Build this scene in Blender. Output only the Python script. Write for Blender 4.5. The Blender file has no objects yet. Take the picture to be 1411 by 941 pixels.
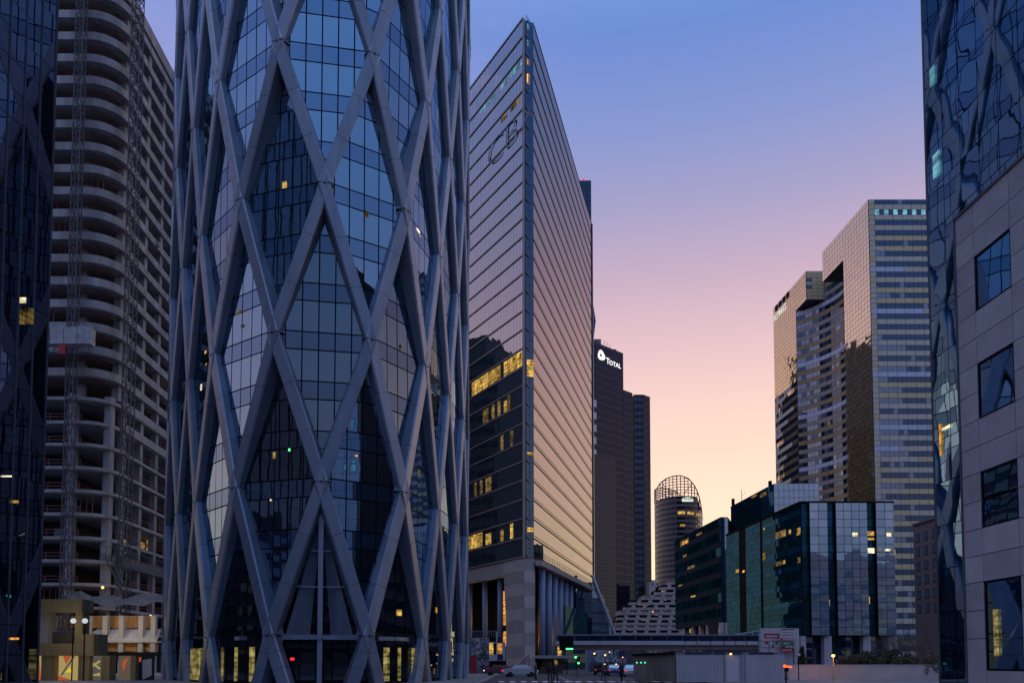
import bpy, math, random
from mathutils import Vector, Matrix
random.seed(7)
R = math.radians
EH = 1.75; F = 1100.0; CY = 856.0; T = math.atan(56.0/1100.0)
SC = bpy.context.scene; COL = SC.collection
cT, sT = math.cos(T), math.sin(T)
def V(x, y, z=0): return Vector((x, y, z))
def pt(px, py, Y):
    u = (px-705.5)/F; v = (CY-py)/F
    y = cT - sT*v; z = sT + cT*v
    return V(u/y*Y, Y, z/y*Y + EH)
def zat(px, py, Y): return pt(px, py, Y).z
# ------------------------------------------------------------------ mesh builder
class MB:
    def __init__(s): s.v = []; s.f = []; s.m = []
    def face(s, pts, m=0):
        n = len(s.v); s.v += [Vector(p) for p in pts]; s.f.append(tuple(range(n, n+len(pts)))); s.m.append(m)
    def obox(s, c, ax, ay, az, m=0):
        c = Vector(c); n = len(s.v)
        for k in (-1, 1):
            for j in (-1, 1):
                for i in (-1, 1): s.v.append(c + ax*i + ay*j + az*k)
        for q in ((0,2,3,1),(4,5,7,6),(0,1,5,4),(2,6,7,3),(0,4,6,2),(1,3,7,5)):
            s.f.append(tuple(n+i for i in q)); s.m.append(m)
    def box(s, x0, x1, y0, y1, z0, z1, m=0):
        s.obox(V((x0+x1)/2, (y0+y1)/2, (z0+z1)/2), V((x1-x0)/2, 0), V(0, (y1-y0)/2), V(0, 0, (z1-z0)/2), m)
    def beam(s, p, q, w, d, side=None, m=0):
        p = Vector(p); q = Vector(q); a = (q-p)
        if a.length < 1e-5: return
        an = a.normalized()
        if side is None: side = V(0, 0, 1) if abs(an.z) < .9 else V(1, 0, 0)
        x = an.cross(side).normalized(); y = x.cross(an).normalized()
        s.obox((p+q)/2, x*w/2, y*d/2, a/2, m)
    def prism(s, poly, z0, z1, m=0, cap=True, mtop=None):
        n = len(poly); area = sum(poly[i][0]*poly[(i+1) % n][1]-poly[(i+1) % n][0]*poly[i][1] for i in range(n))
        if area < 0: poly = poly[::-1]
        b = len(s.v)
        s.v += [V(p[0], p[1], z0) for p in poly] + [V(p[0], p[1], z1) for p in poly]
        for i in range(n):
            j = (i+1) % n; s.f.append((b+i, b+j, b+n+j, b+n+i)); s.m.append(m)
        if cap:
            s.f.append(tuple(b+n+i for i in range(n))); s.m.append(m if mtop is None else mtop)
            s.f.append(tuple(b+i for i in reversed(range(n)))); s.m.append(m)
    def tube(s, p, q, r, n=8, m=0, r2=None, cap=True):
        p = Vector(p); q = Vector(q); a = (q-p).normalized(); r2 = r if r2 is None else r2
        u = a.orthogonal().normalized(); w = a.cross(u); b = len(s.v)
        for c, rr in ((p, r), (q, r2)):
            for i in range(n):
                t = 2*math.pi*i/n; s.v.append(c + (u*math.cos(t)+w*math.sin(t))*rr)
        for i in range(n):
            j = (i+1) % n; s.f.append((b+i, b+j, b+n+j, b+n+i)); s.m.append(m)
        if cap:
            s.f.append(tuple(b+n+i for i in range(n))); s.m.append(m)
            s.f.append(tuple(b+i for i in reversed(range(n)))); s.m.append(m)
    def ball(s, c, r, n=12, m=0, sz=1):
        c = Vector(c); b = len(s.v); k = n//2
        for i in range(1, k):
            t = math.pi*i/k
            for j in range(n):
                a = 2*math.pi*j/n; s.v.append(c+V(r*math.sin(t)*math.cos(a), r*math.sin(t)*math.sin(a), r*sz*math.cos(t)))
        tp = len(s.v); s.v += [c+V(0, 0, r*sz), c-V(0, 0, r*sz)]
        for i in range(k-2):
            for j in range(n):
                jj = (j+1) % n; s.f.append((b+i*n+j, b+(i+1)*n+j, b+(i+1)*n+jj, b+i*n+jj)); s.m.append(m)
        for j in range(n):
            jj = (j+1) % n
            s.f.append((tp, b+j, b+jj)); s.m.append(m)
            s.f.append((tp+1, b+(k-2)*n+jj, b+(k-2)*n+j)); s.m.append(m)
    def build(s, name, mats, parent=None, kind=None, label=None, smooth=False):
        if not s.v: return None
        off = parent['_o'] if parent is not None and '_o' in parent else (0, 0, 0)
        off = Vector(off)
        me = bpy.data.meshes.new(name)
        me.from_pydata([tuple(v-off) for v in s.v], [], s.f)
        if not isinstance(mats, (list, tuple)): mats = [mats]
        for mt in mats: me.materials.append(mt)
        mx = len(mats)-1
        me.polygons.foreach_set('material_index', [min(i, mx) for i in s.m])
        if smooth: me.polygons.foreach_set('use_smooth', [True]*len(s.f))
        me.update()
        o = bpy.data.objects.new(name, me); COL.objects.link(o)
        if parent is not None: o.parent = parent; o['_o'] = tuple(off)
        if kind: o['kind'] = kind
        if label: o['label'] = label
        return o
def thing(name, label, cat, loc=(0, 0, 0), group=None):
    o = bpy.data.objects.new(name, None); COL.objects.link(o); o.location = loc; o['_o'] = tuple(loc)
    o.empty_display_size = .5
    o['label'] = label; o['category'] = cat
    if group: o['group'] = group
    return o
def tag(o, label, cat, group=None, kind=None):
    o['label'] = label; o['category'] = cat
    if group: o['group'] = group
    if kind: o['kind'] = kind
    return o
def panels(mb, p00, p10, p01, p11, us, vs, fn, gap=.04, off=.05, tilt=.0):
    """panes on a four-cornered wall, each proud of the wall behind it, with open joints between"""
    p00, p10, p01, p11 = map(Vector, (p00, p10, p01, p11))
    n = (p10-p00).cross(p01-p00).normalized()
    L = (p10-p00).length; H = (p01-p00).length
    gu, gv = gap/L, gap/H
    for i in range(len(us)-1):
        for j in range(len(vs)-1):
            m = fn(i, j)
            if m is None: continue
            u0, u1, v0, v1 = us[i]+gu, us[i+1]-gu, vs[j]+gv, vs[j+1]-gv
            tx = random.uniform(-tilt, tilt); tz = random.uniform(-tilt, tilt)
            q = []
            for (u, v, k) in ((u0, v0, -tx-tz), (u1, v0, tx-tz), (u1, v1, tx+tz), (u0, v1, -tx+tz)):
                q.append(p00*(1-u)*(1-v)+p10*u*(1-v)+p01*(1-u)*v+p11*u*v + n*(off+k))
            mb.face(q, m)
def lin(n): return [i/n for i in range(n+1)]
def steps(L, seq):
    a = [0.0]; i = 0
    while a[-1] < L-1e-6:
        a.append(min(L, a[-1]+seq[i % len(seq)])); i += 1
    if len(a) > 2 and a[-1]-a[-2] < .35: a.pop(-2)
    return [x/L for x in a]
# ------------------------------------------------------------------ materials
def newmat(name):
    m = bpy.data.materials.new(name); m.use_nodes = True
    nt = m.node_tree; nt.nodes.clear(); out = nt.nodes.new('ShaderNodeOutputMaterial')
    return m, nt, out
def N(nt, t, **kw):
    n = nt.nodes.new(t)
    for k, v in kw.items():
        if k[0] == '_': setattr(n, k[1:], v)
        else: n.inputs[k.replace('~', ' ')].default_value = v
    return n
def rgba(c): return (c[0], c[1], c[2], 1)
def solid(name, col, rough=.6, var=.25, scale=.6, metal=0., bump=.0, streak=False, spec=.5, orand=0.):
    m, nt, out = newmat(name); L = nt.links.new
    p = N(nt, 'ShaderNodeBsdfPrincipled'); p.inputs['Roughness'].default_value = rough; p.inputs['Metallic'].default_value = metal
    p.inputs['Specular IOR Level'].default_value = spec
    tc = N(nt, 'ShaderNodeTexCoord'); mp = N(nt, 'ShaderNodeMapping')
    if streak: mp.inputs['Scale'].default_value = (1, 1, .18)
    L(tc.outputs['Object'], mp.inputs[0])
    a = N(nt, 'ShaderNodeTexNoise', Scale=scale, Detail=6.0, Roughness=.62); L(mp.outputs[0], a.inputs['Vector'])
    r = N(nt, 'ShaderNodeMapRange'); r.inputs[1].default_value = .3; r.inputs[2].default_value = .7
    r.inputs[3].default_value = 1-var; r.inputs[4].default_value = 1+var*.6; L(a.outputs[0], r.inputs[0])
    mx = N(nt, 'ShaderNodeVectorMath', _operation='SCALE'); mx.inputs[0].default_value = col
    if orand:
        oi = N(nt, 'ShaderNodeObjectInfo'); om = N(nt, 'ShaderNodeMapRange'); om.inputs[3].default_value = 1-orand; om.inputs[4].default_value = 1+orand
        L(oi.outputs['Random'], om.inputs[0]); mm = N(nt, 'ShaderNodeMath', _operation='MULTIPLY'); L(r.outputs[0], mm.inputs[0]); L(om.outputs[0], mm.inputs[1])
        L(mm.outputs[0], mx.inputs['Scale'])
    else: L(r.outputs[0], mx.inputs['Scale'])
    L(mx.outputs[0], p.inputs['Base Color'])
    if bump:
        b = N(nt, 'ShaderNodeBump', Strength=bump, Distance=.05); L(a.outputs[0], b.inputs['Height']); L(b.outputs[0], p.inputs['Normal'])
    L(p.outputs[0], out.inputs[0]); return m
def glass(name, body, tint, fac, wav=.02, wscale=.4, rough=.01, dirt=.25, fmax=1.0, orand=0.):
    m, nt, out = newmat(name); L = nt.links.new
    tc = N(nt, 'ShaderNodeTexCoord')
    a = N(nt, 'ShaderNodeTexNoise', Scale=wscale, Detail=1.5, Roughness=.5); L(tc.outputs['Object'], a.inputs['Vector'])
    b = N(nt, 'ShaderNodeBump', Strength=1.0, Distance=wav); L(a.outputs[0], b.inputs['Height'])
    g = N(nt, 'ShaderNodeBsdfGlossy', Roughness=rough, Color=rgba(tint)); L(b.outputs[0], g.inputs['Normal'])
    d = N(nt, 'ShaderNodeBsdfDiffuse')
    n2 = N(nt, 'ShaderNodeTexNoise', Scale=.5, Detail=3.0); L(tc.outputs['Object'], n2.inputs['Vector'])
    sc = N(nt, 'ShaderNodeMapRange'); sc.inputs[1].default_value = .35; sc.inputs[2].default_value = .65
    sc.inputs[3].default_value = 1-dirt; sc.inputs[4].default_value = 1+dirt; L(n2.outputs[0], sc.inputs[0])
    vm = N(nt, 'ShaderNodeVectorMath', _operation='SCALE'); vm.inputs[0].default_value = body; L(sc.outputs[0], vm.inputs['Scale'])
    L(vm.outputs[0], d.inputs['Color'])
    fr = N(nt, 'ShaderNodeFresnel', IOR=1.5)
    mr = N(nt, 'ShaderNodeMapRange'); mr.inputs[1].default_value = 0; mr.inputs[2].default_value = 1; mr.inputs[3].default_value = fac; mr.inputs[4].default_value = fmax
    L(fr.outputs[0], mr.inputs[0])
    fo_ = mr.outputs[0]
    if orand:
        oi = N(nt, 'ShaderNodeObjectInfo'); om = N(nt, 'ShaderNodeMapRange'); om.inputs[3].default_value = 1-orand; om.inputs[4].default_value = 1+orand*.4
        L(oi.outputs['Random'], om.inputs[0]); mm = N(nt, 'ShaderNodeMath', _operation='MULTIPLY'); L(fo_, mm.inputs[0]); L(om.outputs[0], mm.inputs[1]); fo_ = mm.outputs[0]
    mx = N(nt, 'ShaderNodeMixShader'); L(fo_, mx.inputs[0]); L(d.outputs[0], mx.inputs[1]); L(g.outputs[0], mx.inputs[2])
    L(mx.outputs[0], out.inputs[0]); return m
def lit(name, col, st, scale=1.2, lo=.25):
    m, nt, out = newmat(name); L = nt.links.new
    tc = N(nt, 'ShaderNodeTexCoord'); mp = N(nt, 'ShaderNodeMapping'); mp.inputs['Scale'].default_value = (1, 1, .35); L(tc.outputs['Object'], mp.inputs[0])
    a = N(nt, 'ShaderNodeTexNoise', Scale=scale*2.2, Detail=4.0, Roughness=.7); L(mp.outputs[0], a.inputs['Vector'])
    mp2 = N(nt, 'ShaderNodeMapping'); mp2.inputs['Scale'].default_value = (.6, .6, 3.4); L(tc.outputs['Object'], mp2.inputs[0])
    b = N(nt, 'ShaderNodeTexNoise', Scale=scale, Detail=2.0); L(mp2.outputs[0], b.inputs['Vector'])
    ab = N(nt, 'ShaderNodeMath', _operation='MULTIPLY'); L(a.outputs[0], ab.inputs[0]); L(b.outputs[0], ab.inputs[1])
    r = N(nt, 'ShaderNodeMapRange'); r.inputs[1].default_value = .14; r.inputs[2].default_value = .38
    r.inputs[3].default_value = st*lo*.6; r.inputs[4].default_value = st*1.35; L(ab.outputs[0], r.inputs[0])
    oi = N(nt, 'ShaderNodeObjectInfo'); om = N(nt, 'ShaderNodeMapRange'); om.inputs[3].default_value = .5; om.inputs[4].default_value = 1.15; L(oi.outputs['Random'], om.inputs[0])
    mm = N(nt, 'ShaderNodeMath', _operation='MULTIPLY'); L(r.outputs[0], mm.inputs[0]); L(om.outputs[0], mm.inputs[1])
    e = N(nt, 'ShaderNodeEmission', Color=rgba(col)); L(mm.outputs[0], e.inputs['Strength'])
    L(e.outputs[0], out.inputs[0]); return m
def flat_emit(name, col, st):
    m, nt, out = newmat(name)
    e = N(nt, 'ShaderNodeEmission', Color=rgba(col), Strength=st); nt.links.new(e.outputs[0], out.inputs[0]); return m
M = {}
M['steel'] = solid('cladding_steel', (.205, .25, .34), .42, .22, .9, metal=.35, streak=True, orand=.12)
M['steel_pale'] = solid('cladding_steel_edge', (.25, .30, .40), .4, .22, .9, metal=.35, streak=True, orand=.12)
M['joint'] = solid('dark_joint', (.015, .017, .025), .6, .1)
M['black'] = solid('dark_frame', (.008, .010, .016), .7, .2, spec=.08)
M['d2a'] = glass('tower_glass_clear', (.006, .018, .034), (.52, .72, .92), .40, .005, .5, orand=.5)
M['d2b'] = glass('tower_glass_spandrel', (.012, .032, .06), (.42, .60, .86), .32, .005, .5, orand=.5)
M['d2dark'] = glass('lobby_glass', (.006, .010, .016), (.6, .75, .9), .10, .006, .5)
M['mir_l'] = glass('mirror_glass_bronze', (.006, .007, .014), (.62, .62, .74), .40, .0022, .45)
M['mir_r'] = glass('mirror_glass_blue', (.004, .014, .034), (.50, .76, 1.0), .52, .0022, .5)
M['win_r'] = glass('window_glass_blue', (.004, .012, .028), (.52, .76, 1.0), .52, .003, .6)
M['cbxL'] = glass('curtain_glass_left', (.018, .042, .062), (.74, .80, .84), .46, .006, .2)
M['cbxR'] = glass('curtain_glass_right', (.03, .028, .034), (.62, .58, .57), .44, .004, .2)
M['cbxS'] = glass('prow_glass', (.002, .012, .030), (.35, .55, .8), .16, .006, .3)
M['cbx_line'] = solid('floor_edge_metal', (.26, .22, .24), .4, .15, metal=.3)
M['cbx_dark'] = solid('dark_gap', (.035, .034, .045), .5, .2)  # dark grey of the backing between panes, the fins and the glazing bars
M['conc'] = solid('raw_concrete', (.36, .36, .385), .85, .45, .5, streak=True, bump=.15)
M['conc_pale'] = solid('pale_concrete', (.36, .365, .395), .85, .25, .6, streak=True)
M['conc_dark'] = solid('dark_concrete', (.10, .09, .10), .9, .3, .6)
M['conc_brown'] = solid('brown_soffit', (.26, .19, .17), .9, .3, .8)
M['galv'] = solid('galvanised_steel', (.26, .28, .34), .5, .3, 2., metal=.3)
M['galv_dark'] = solid('weathered_mast_steel', (.09, .10, .13), .6, .3, 2., metal=.2)
M['rail'] = solid('painted_rail', (.35, .13, .12), .6, .4, 1.5)
M['sheet'] = solid('white_wrapping_sheet', (.42, .42, .47), .8, .35, 1.2, bump=.6)
M['net'] = solid('debris_net', (.16, .16, .17), .9, .4, 2.)
M['wood'] = solid('plywood_boards', (.46, .25, .09), .8, .45, 1.4, streak=True)
M['granite'] = solid('granite_panel', (.37, .39, .45), .55, .16, 1.2)
M['granite2'] = solid('granite_panel_light', (.41, .43, .49), .55, .16, 1.2)
M['granite3'] = solid('granite_panel_dark', (.33, .345, .405), .55, .16, 1.2)
M['base'] = solid('stone_base', (.44, .40, .40), .7, .15, .7)
M['base2'] = solid('stone_base_dark', (.32, .29, .30), .7, .15, .7)
M['colm'] = solid('blue_grey_column', (.20, .26, .40), .5, .15, .6)
M['total'] = glass('slate_panel', (.016, .016, .030), (.3, .32, .5), .03, .003, .3)
M['total2'] = glass('slate_window_band', (.008, .010, .020), (.32, .38, .6), .05, .003, .3)
M['total3'] = glass('slate_reflection_glass', (.014, .018, .034), (.34, .36, .5), .06, .003, .3)
M['navy'] = glass('navy_slab_glass', (.006, .016, .032), (.4, .5, .7), .10, .003, .3)
M['gold'] = glass('gold_mirror_glass', (.34, .25, .13), (1.0, .92, .74), .55, .02, .6, rough=.04)
M['gold2'] = glass('gold_mirror_glass_deep', (.34, .24, .11), (1.0, .86, .62), .48, .02, .6, rough=.04)
M['eq_grey'] = solid('grey_spandrel_panel', (.60, .55, .45), .4, .12, .5, spec=.4)
M['eq_yel'] = solid('sand_spandrel_panel', (.64, .53, .31), .4, .12, .5, spec=.4)
M['eq_pale'] = solid('pale_blue_panel', (.55, .60, .75), .35, .12, .5)
M['eq_win'] = glass('slate_blue_window', (.012, .022, .045), (.5, .68, 1.0), .10, .01, .6)
M['eq_win2'] = glass('lighter_window', (.07, .09, .14), (.7, .8, 1.0), .2, .01, .6)
M['bronze1'] = solid('bronze_spandrel', (.34, .25, .13), .4, .15, .5)
M['bronze2'] = solid('bronze_grey_spandrel', (.34, .31, .28), .4, .15, .5)
M['eq_dark'] = solid('grid_joint', (.05, .045, .05), .6, .2)
M['soffit'] = solid('dark_soffit', (.055, .05, .07), .6, .2)
M['silver'] = glass('silver_glass', (.16, .24, .34), (.75, .90, 1.0), .34, .012, .7, dirt=.1)
M['silver2'] = glass('silver_glass_light', (.18, .28, .38), (.75, .92, 1.0), .32, .012, .7, dirt=.1)
M['silver3'] = glass('silver_glass_teal', (.13, .22, .30), (.8, 1.0, 1.0), .3, .012, .7, dirt=.1)
M['teal'] = glass('dark_teal_glass', (.008, .040, .056), (.12, .32, .50), .08, .005, .5, fmax=.3)
M['teal2'] = glass('teal_blue_glass', (.012, .070, .115), (.12, .34, .62), .10, .005, .5, fmax=.3)
M['teal3'] = glass('green_teal_glass', (.010, .065, .090), (.12, .38, .58), .06, .005, .5, fmax=.3)
M['tealgreen'] = glass('green_glass_box', (.03, .075, .085), (.3, .5, .55), .03, .005, .3, fmax=.12)
M['brick'] = solid('brown_stone', (.30, .21, .22), .8, .2, .8)
M['resid'] = solid('pale_render', (.58, .50, .50), .8, .2, .5)
M['crown'] = solid('crown_steel', (.10, .075, .075), .5, .2, metal=.2)
M['paint_grey'] = solid('grey_paint', (.50, .50, .57), .6, .15, .8, streak=True)
M['paint_tan'] = solid('tan_boards', (.32, .25, .23), .7, .3, 1.2, streak=True)
M['paint_blue'] = solid('navy_paint', (.02, .025, .10), .5, .2)
M['paint_red'] = solid('red_paint', (.42, .02, .035), .5, .2)
M['paint_green'] = solid('green_paint', (.02, .20, .14), .5, .2)
M['paint_white'] = solid('white_paint', (.62, .60, .68), .6, .12)
M['glass_pale'] = glass('pale_balustrade_glass', (.10, .17, .20), (.7, .9, .95), .2, .01, .5)
M['asphalt'] = solid('asphalt', (.05, .05, .055), .85, .3, 1.5, bump=.2)
M['paving'] = solid('paving_slabs', (.20, .19, .20), .8, .25, .8)
M['kerb'] = solid('kerb_stone', (.30, .29, .30), .8, .2)
M['mark'] = solid('road_paint', (.7, .7, .7), .7, .2, 3.)
M['bark'] = solid('bark', (.06, .045, .04), .9, .3, 3.)
M['twig'] = solid('bare_twigs', (.20, .15, .15), .9, .3, 3.)
M['leaf1'] = solid('leaf_dark', (.020, .034, .016), .8, .4, 2.)
M['leaf2'] = solid('leaf_olive', (.10, .105, .045), .8, .4, 2.)
M['leaf3'] = solid('leaf_brown', (.15, .10, .07), .8, .4, 2.)
M['skin'] = solid('skin', (.4, .26, .2), .6, .1)
M['coat_dark'] = solid('dark_coat', (.02, .02, .03), .8, .2)
M['coat_red'] = solid('dusky_coat', (.16, .06, .07), .8, .2)
M['tyre'] = solid('tyre_rubber', (.02, .02, .02), .8, .1)
M['car_white'] = solid('white_car_paint', (.5, .5, .54), .25, .05)
M['car_blue'] = solid('blue_car_paint', (.03, .07, .22), .25, .05)
M['lit_y'] = lit('office_light', (1.0, .60, .14), .72, .9, .12)
M['lit_w'] = lit('strip_light', (1.0, .86, .55), 1.5, .8, .6)
M['lit_dim'] = lit('dim_office_light', (.95, .62, .22), .26, .8, .05)
M['lit_o'] = lit('orange_room_light', (1.0, .42, .08), 1.3, .8, .25)
M['lit_c'] = lit('cyan_band_light', (.30, .75, .95), .55, .8, .35)
M['lit_cur'] = lit('lobby_curtain_light', (.85, .68, .22), .42, .9, .08)
M['sign_w'] = flat_emit('sign_white', (1, 1, 1), 1.1)
M['sign_pale'] = flat_emit('sign_pale_green', (.85, 1, .85), .75)
M['sodium'] = flat_emit('sodium_lamp', (1, .42, .08), 7)
M['orange_sig'] = flat_emit('orange_light_bar', (1, .13, .03), 1.6)
M['green_sig'] = flat_emit('green_signal', (.12, 1, .35), 1.6)
M['red_sig'] = flat_emit('red_signal', (1, .02, .03), 1.5)
M['amber_small'] = flat_emit('amber_bulb', (1, .6, .2), 2.2)
M['globe'] = flat_emit('globe_lamp', (.85, .9, 1), .6)
def pattern(name, cols, scale, seed, emit=0.):
    m, nt, out = newmat(name); L = nt.links.new
    tc = N(nt, 'ShaderNodeTexCoord'); mp = N(nt, 'ShaderNodeMapping'); mp.inputs['Location'].default_value = (seed, seed*.7, 0)
    L(tc.outputs['Object'], mp.inputs[0])
    w = N(nt, 'ShaderNodeTexNoise', Scale=scale, Detail=2.5, Distortion=1.6); L(mp.outputs[0], w.inputs['Vector'])
    r = N(nt, 'ShaderNodeValToRGB'); r.color_ramp.interpolation = 'CONSTANT'; L(w.outputs[0], r.inputs[0])
    e = r.color_ramp.elements; e[0].position = 0; e[0].color = rgba(cols[0]); e[1].position = .42; e[1].color = rgba(cols[1])
    for i, c in enumerate(cols[2:]):
        k = e.new(.5+.07*i); k.color = rgba(c)
    p = N(nt, 'ShaderNodeBsdfPrincipled', Roughness=.7); L(r.outputs[0], p.inputs['Base Color'])
    if emit: L(r.outputs[0], p.inputs['Emission Color']); p.inputs['Emission Strength'].default_value = emit
    L(p.outputs[0], out.inputs[0]); return m
M['mural_bw'] = pattern('grey_fresco', [(.05, .05, .07), (.30, .30, .36), (.10, .10, .13), (.42, .42, .48)], .9, 3)
M['mural_bw2'] = pattern('white_graffiti', [(.04, .04, .06), (.45, .45, .52), (.12, .12, .2), (.5, .5, .56)], .9, 9)
# ------------------------------------------------------------------ world
w = bpy.data.worlds.new('World'); SC.world = w; w.use_nodes = True
nt = w.node_tree; nt.nodes.clear(); L = nt.links.new
out = nt.nodes.new('ShaderNodeOutputWorld')
tc = N(nt, 'ShaderNodeTexCoord'); sep = N(nt, 'ShaderNodeSeparateXYZ'); L(tc.outputs['Generated'], sep.inputs[0])
def s2l(c): return tuple(((x/255)/12.92 if x <= 10 else ((x/255+.055)/1.055)**2.4) for x in c)
def ramp(stops):
    r = N(nt, 'ShaderNodeValToRGB'); r.color_ramp.interpolation = 'EASE' if False else 'LINEAR'
    e = r.color_ramp.elements
    e[0].position = stops[0][0]; e[0].color = rgba(s2l(stops[0][1])); e[1].position = stops[1][0]; e[1].color = rgba(s2l(stops[1][1]))
    for p, c in stops[2:]:
        k = e.new(p); k.color = rgba(s2l(c))
    L(sep.outputs[2], r.inputs[0]); return r
front = ramp([(0, (255, 222, 150)), (.04, (255, 232, 178)), (.10, (255, 230, 190)), (.19, (253, 220, 194)), (.28, (244, 206, 192)),
              (.36, (222, 187, 191)), (.43, (193, 167, 187)), (.50, (158, 153, 191)), (.56, (130, 144, 198)), (.63, (104, 134, 202)), (.75, (130, 165, 230)), (1, (190, 210, 252))])
back = ramp([(0, (78, 92, 112)), (.10, (112, 120, 146)), (.22, (146, 144, 172)), (.34, (136, 150, 188)), (.48, (114, 148, 200)), (.70, (124, 164, 228)), (1, (190, 210, 252))])
at = N(nt, 'ShaderNodeMapRange', _interpolation_type='SMOOTHSTEP'); at.inputs[1].default_value = -.75; at.inputs[2].default_value = .75
dt = N(nt, 'ShaderNodeVectorMath', _operation='DOT_PRODUCT'); dt.inputs[1].default_value = (.12, .99, 0); L(tc.outputs['Generated'], dt.inputs[0])
L(dt.outputs['Value'], at.inputs[0])
mixc = N(nt, 'ShaderNodeMix', _data_type='RGBA'); L(at.outputs[0], mixc.inputs[0]); L(back.outputs[0], mixc.inputs[6]); L(front.outputs[0], mixc.inputs[7])
# faint pink cloud wisps
cn = N(nt, 'ShaderNodeTexNoise', Scale=5.0, Detail=5.0, Roughness=.6); cm = N(nt, 'ShaderNodeMapping'); cm.inputs['Scale'].default_value = (1, 1, 3.2)
cm.inputs['Location'].default_value = (.35, .2, .1)
L(tc.outputs['Generated'], cm.inputs[0]); L(cm.outputs[0], cn.inputs['Vector'])
cr = N(nt, 'ShaderNodeMapRange', _interpolation_type='SMOOTHSTEP'); cr.inputs[1].default_value = .56; cr.inputs[2].default_value = .75; cr.inputs[3].default_value = .16; cr.inputs[4].default_value = .62
L(cn.outputs[0], cr.inputs[0])
ce = N(nt, 'ShaderNodeMapRange'); ce.inputs[1].default_value = .08; ce.inputs[2].default_value = -.35; ce.inputs[3].default_value = 0; ce.inputs[4].default_value = 1
L(sep.outputs[0], ce.inputs[0])
cmul = N(nt, 'ShaderNodeMath', _operation='MULTIPLY'); L(cr.outputs[0], cmul.inputs[0]); L(ce.outputs[0], cmul.inputs[1])
mix2 = N(nt, 'ShaderNodeMix', _data_type='RGBA'); L(cmul.outputs[0], mix2.inputs[0]); L(mixc.outputs[2], mix2.inputs[6]); mix2.inputs[7].default_value = rgba(s2l((205, 185, 225)))
bg = N(nt, 'ShaderNodeBackground', Strength=1.0); L(mix2.outputs[2], bg.inputs[0])
SUN_EL, SUN_AZ = R(1.5), R(14); GLOW_AZ = R(58)
sky = nt.nodes.new('ShaderNodeTexSky'); sky.sky_type = 'NISHITA'; sky.sun_disc = False; sky.sun_elevation = SUN_EL; sky.sun_rotation = SUN_AZ
bg2 = N(nt, 'ShaderNodeBackground', Strength=.008); L(sky.outputs[0], bg2.inputs[0])
ad = nt.nodes.new('ShaderNodeAddShader'); L(bg.outputs[0], ad.inputs[0]); L(bg2.outputs[0], ad.inputs[1]); L(ad.outputs[0], out.inputs[0])
sl = bpy.data.lights.new('sunset_glow', 'SUN'); sl.energy = .22; sl.angle = R(24); sl.color = (1, .62, .42)
so = bpy.data.objects.new('sunset_glow', sl); COL.objects.link(so)
sd = V(math.sin(GLOW_AZ)*math.cos(R(8)), math.cos(GLOW_AZ)*math.cos(R(8)), math.sin(R(8)))
so.rotation_euler = sd.to_track_quat('Z', 'Y').to_euler()
# ------------------------------------------------------------------ camera
cam = bpy.data.cameras.new('camera'); co = bpy.data.objects.new('camera', cam); COL.objects.link(co)
cam.sensor_width = 36; cam.lens = F/1411*36; cam.shift_y = (CY-470.5)/1411; cam.clip_end = 5000; cam.clip_start = .2
co.location = (0, 0, EH); co.rotation_euler = (math.pi/2+T, 0, 0); SC.camera = co
SC.view_settings.view_transform = 'Standard'; SC.view_settings.look = 'None'; SC.view_settings.exposure = .18; SC.view_settings.gamma = 1
# ------------------------------------------------------------------ ground
def struct(name, mb, mat): return mb.build(name, mat, kind='structure')
g = MB(); g.face([V(-2500, -600, 0), V(2500, -600, 0), V(2500, 3500, 0), V(-2500, 3500, 0)]); struct('ground', g, M['asphalt'])
g = MB(); g.prism([(-3.5, 40), (-2.2, 130), (-60, 130), (-60, 30)], 0.0, .13); struct('pavement', g, M['paving'])
g = MB(); g.prism([(16, 58), (62, 58), (62, 150), (17, 150)], .0, .12); struct('pavement_right', g, M['paving'])
g = MB()
for y in range(30, 150, 6): g.face([V(5.4, y, .004), V(5.6, y, .004), V(5.6, y+3, .004), V(5.4, y+3, .004)])
struct('road_marking', g, M['mark'])
g = MB()
for x0 in [-1.2+i*1.0 for i in range(16)]: g.face([V(x0, 71, .0045), V(x0+.5, 71, .0045), V(x0+.5, 74.5, .0045), V(x0, 74.5, .0045)])
struct('zebra_crossing', g, M['mark'])
g = MB(); g.prism([(-3.3, 38), (-3.0, 38), (-1.7, 130.3), (-2.0, 130.3)], 0, .15); struct('kerb', g, M['kerb'])
# ================================================================== 1 lattice tower
D2 = {-4: (-6.3, 69.1), -3: (-7.03, 65.3), -2: (-8.3, 61.9), -1: (-10.66, 59.7), 0: (-14.05, 58.1), 1: (-17.9, 58.4), 2: (-21.3, 60.3), 3: (-24.1, 62.8),
      4: (-26.45, 65.8), 5: (-28.4, 68.6), 6: (-30.3, 71.4), 7: (-32.3, 74.3), 8: (-34, 77.5), 9: (-35.4, 80.8), 10: (-36.3, 84.4), 11: (-36.7, 88),
      12: (-36.6, 91.7), 13: (-35.9, 95.3), 14: (-34.5, 98.7), 15: (-32.4, 101.7), 16: (-29.6, 104.1), 17: (-26.3, 105.7), 18: (-22.3, 106.4),
      -5: (-5.7, 72.8), -6: (-5.2, 76.5), -7: (-4.85, 80.2), -8: (-4.65, 83.9), -9: (-4.75, 87.6), -10: (-5.2, 91.3), -11: (-6.1, 95),
      -12: (-7.8, 98.4), -13: (-10.3, 101.5), -14: (-13.7, 104), -15: (-17.9, 105.8)}
NC = 34
def dp(c): return Vector(D2[(c+15) % NC-15] + (0,))
Z0, DZ = 3.70, 11.3
def zr(k): return Z0+DZ*k
tower = thing('lattice_tower', 'oval glass tower wrapped in a blue grey steel diamond lattice, in the centre left', 'skyscraper', (-19, 82, 0))
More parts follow.
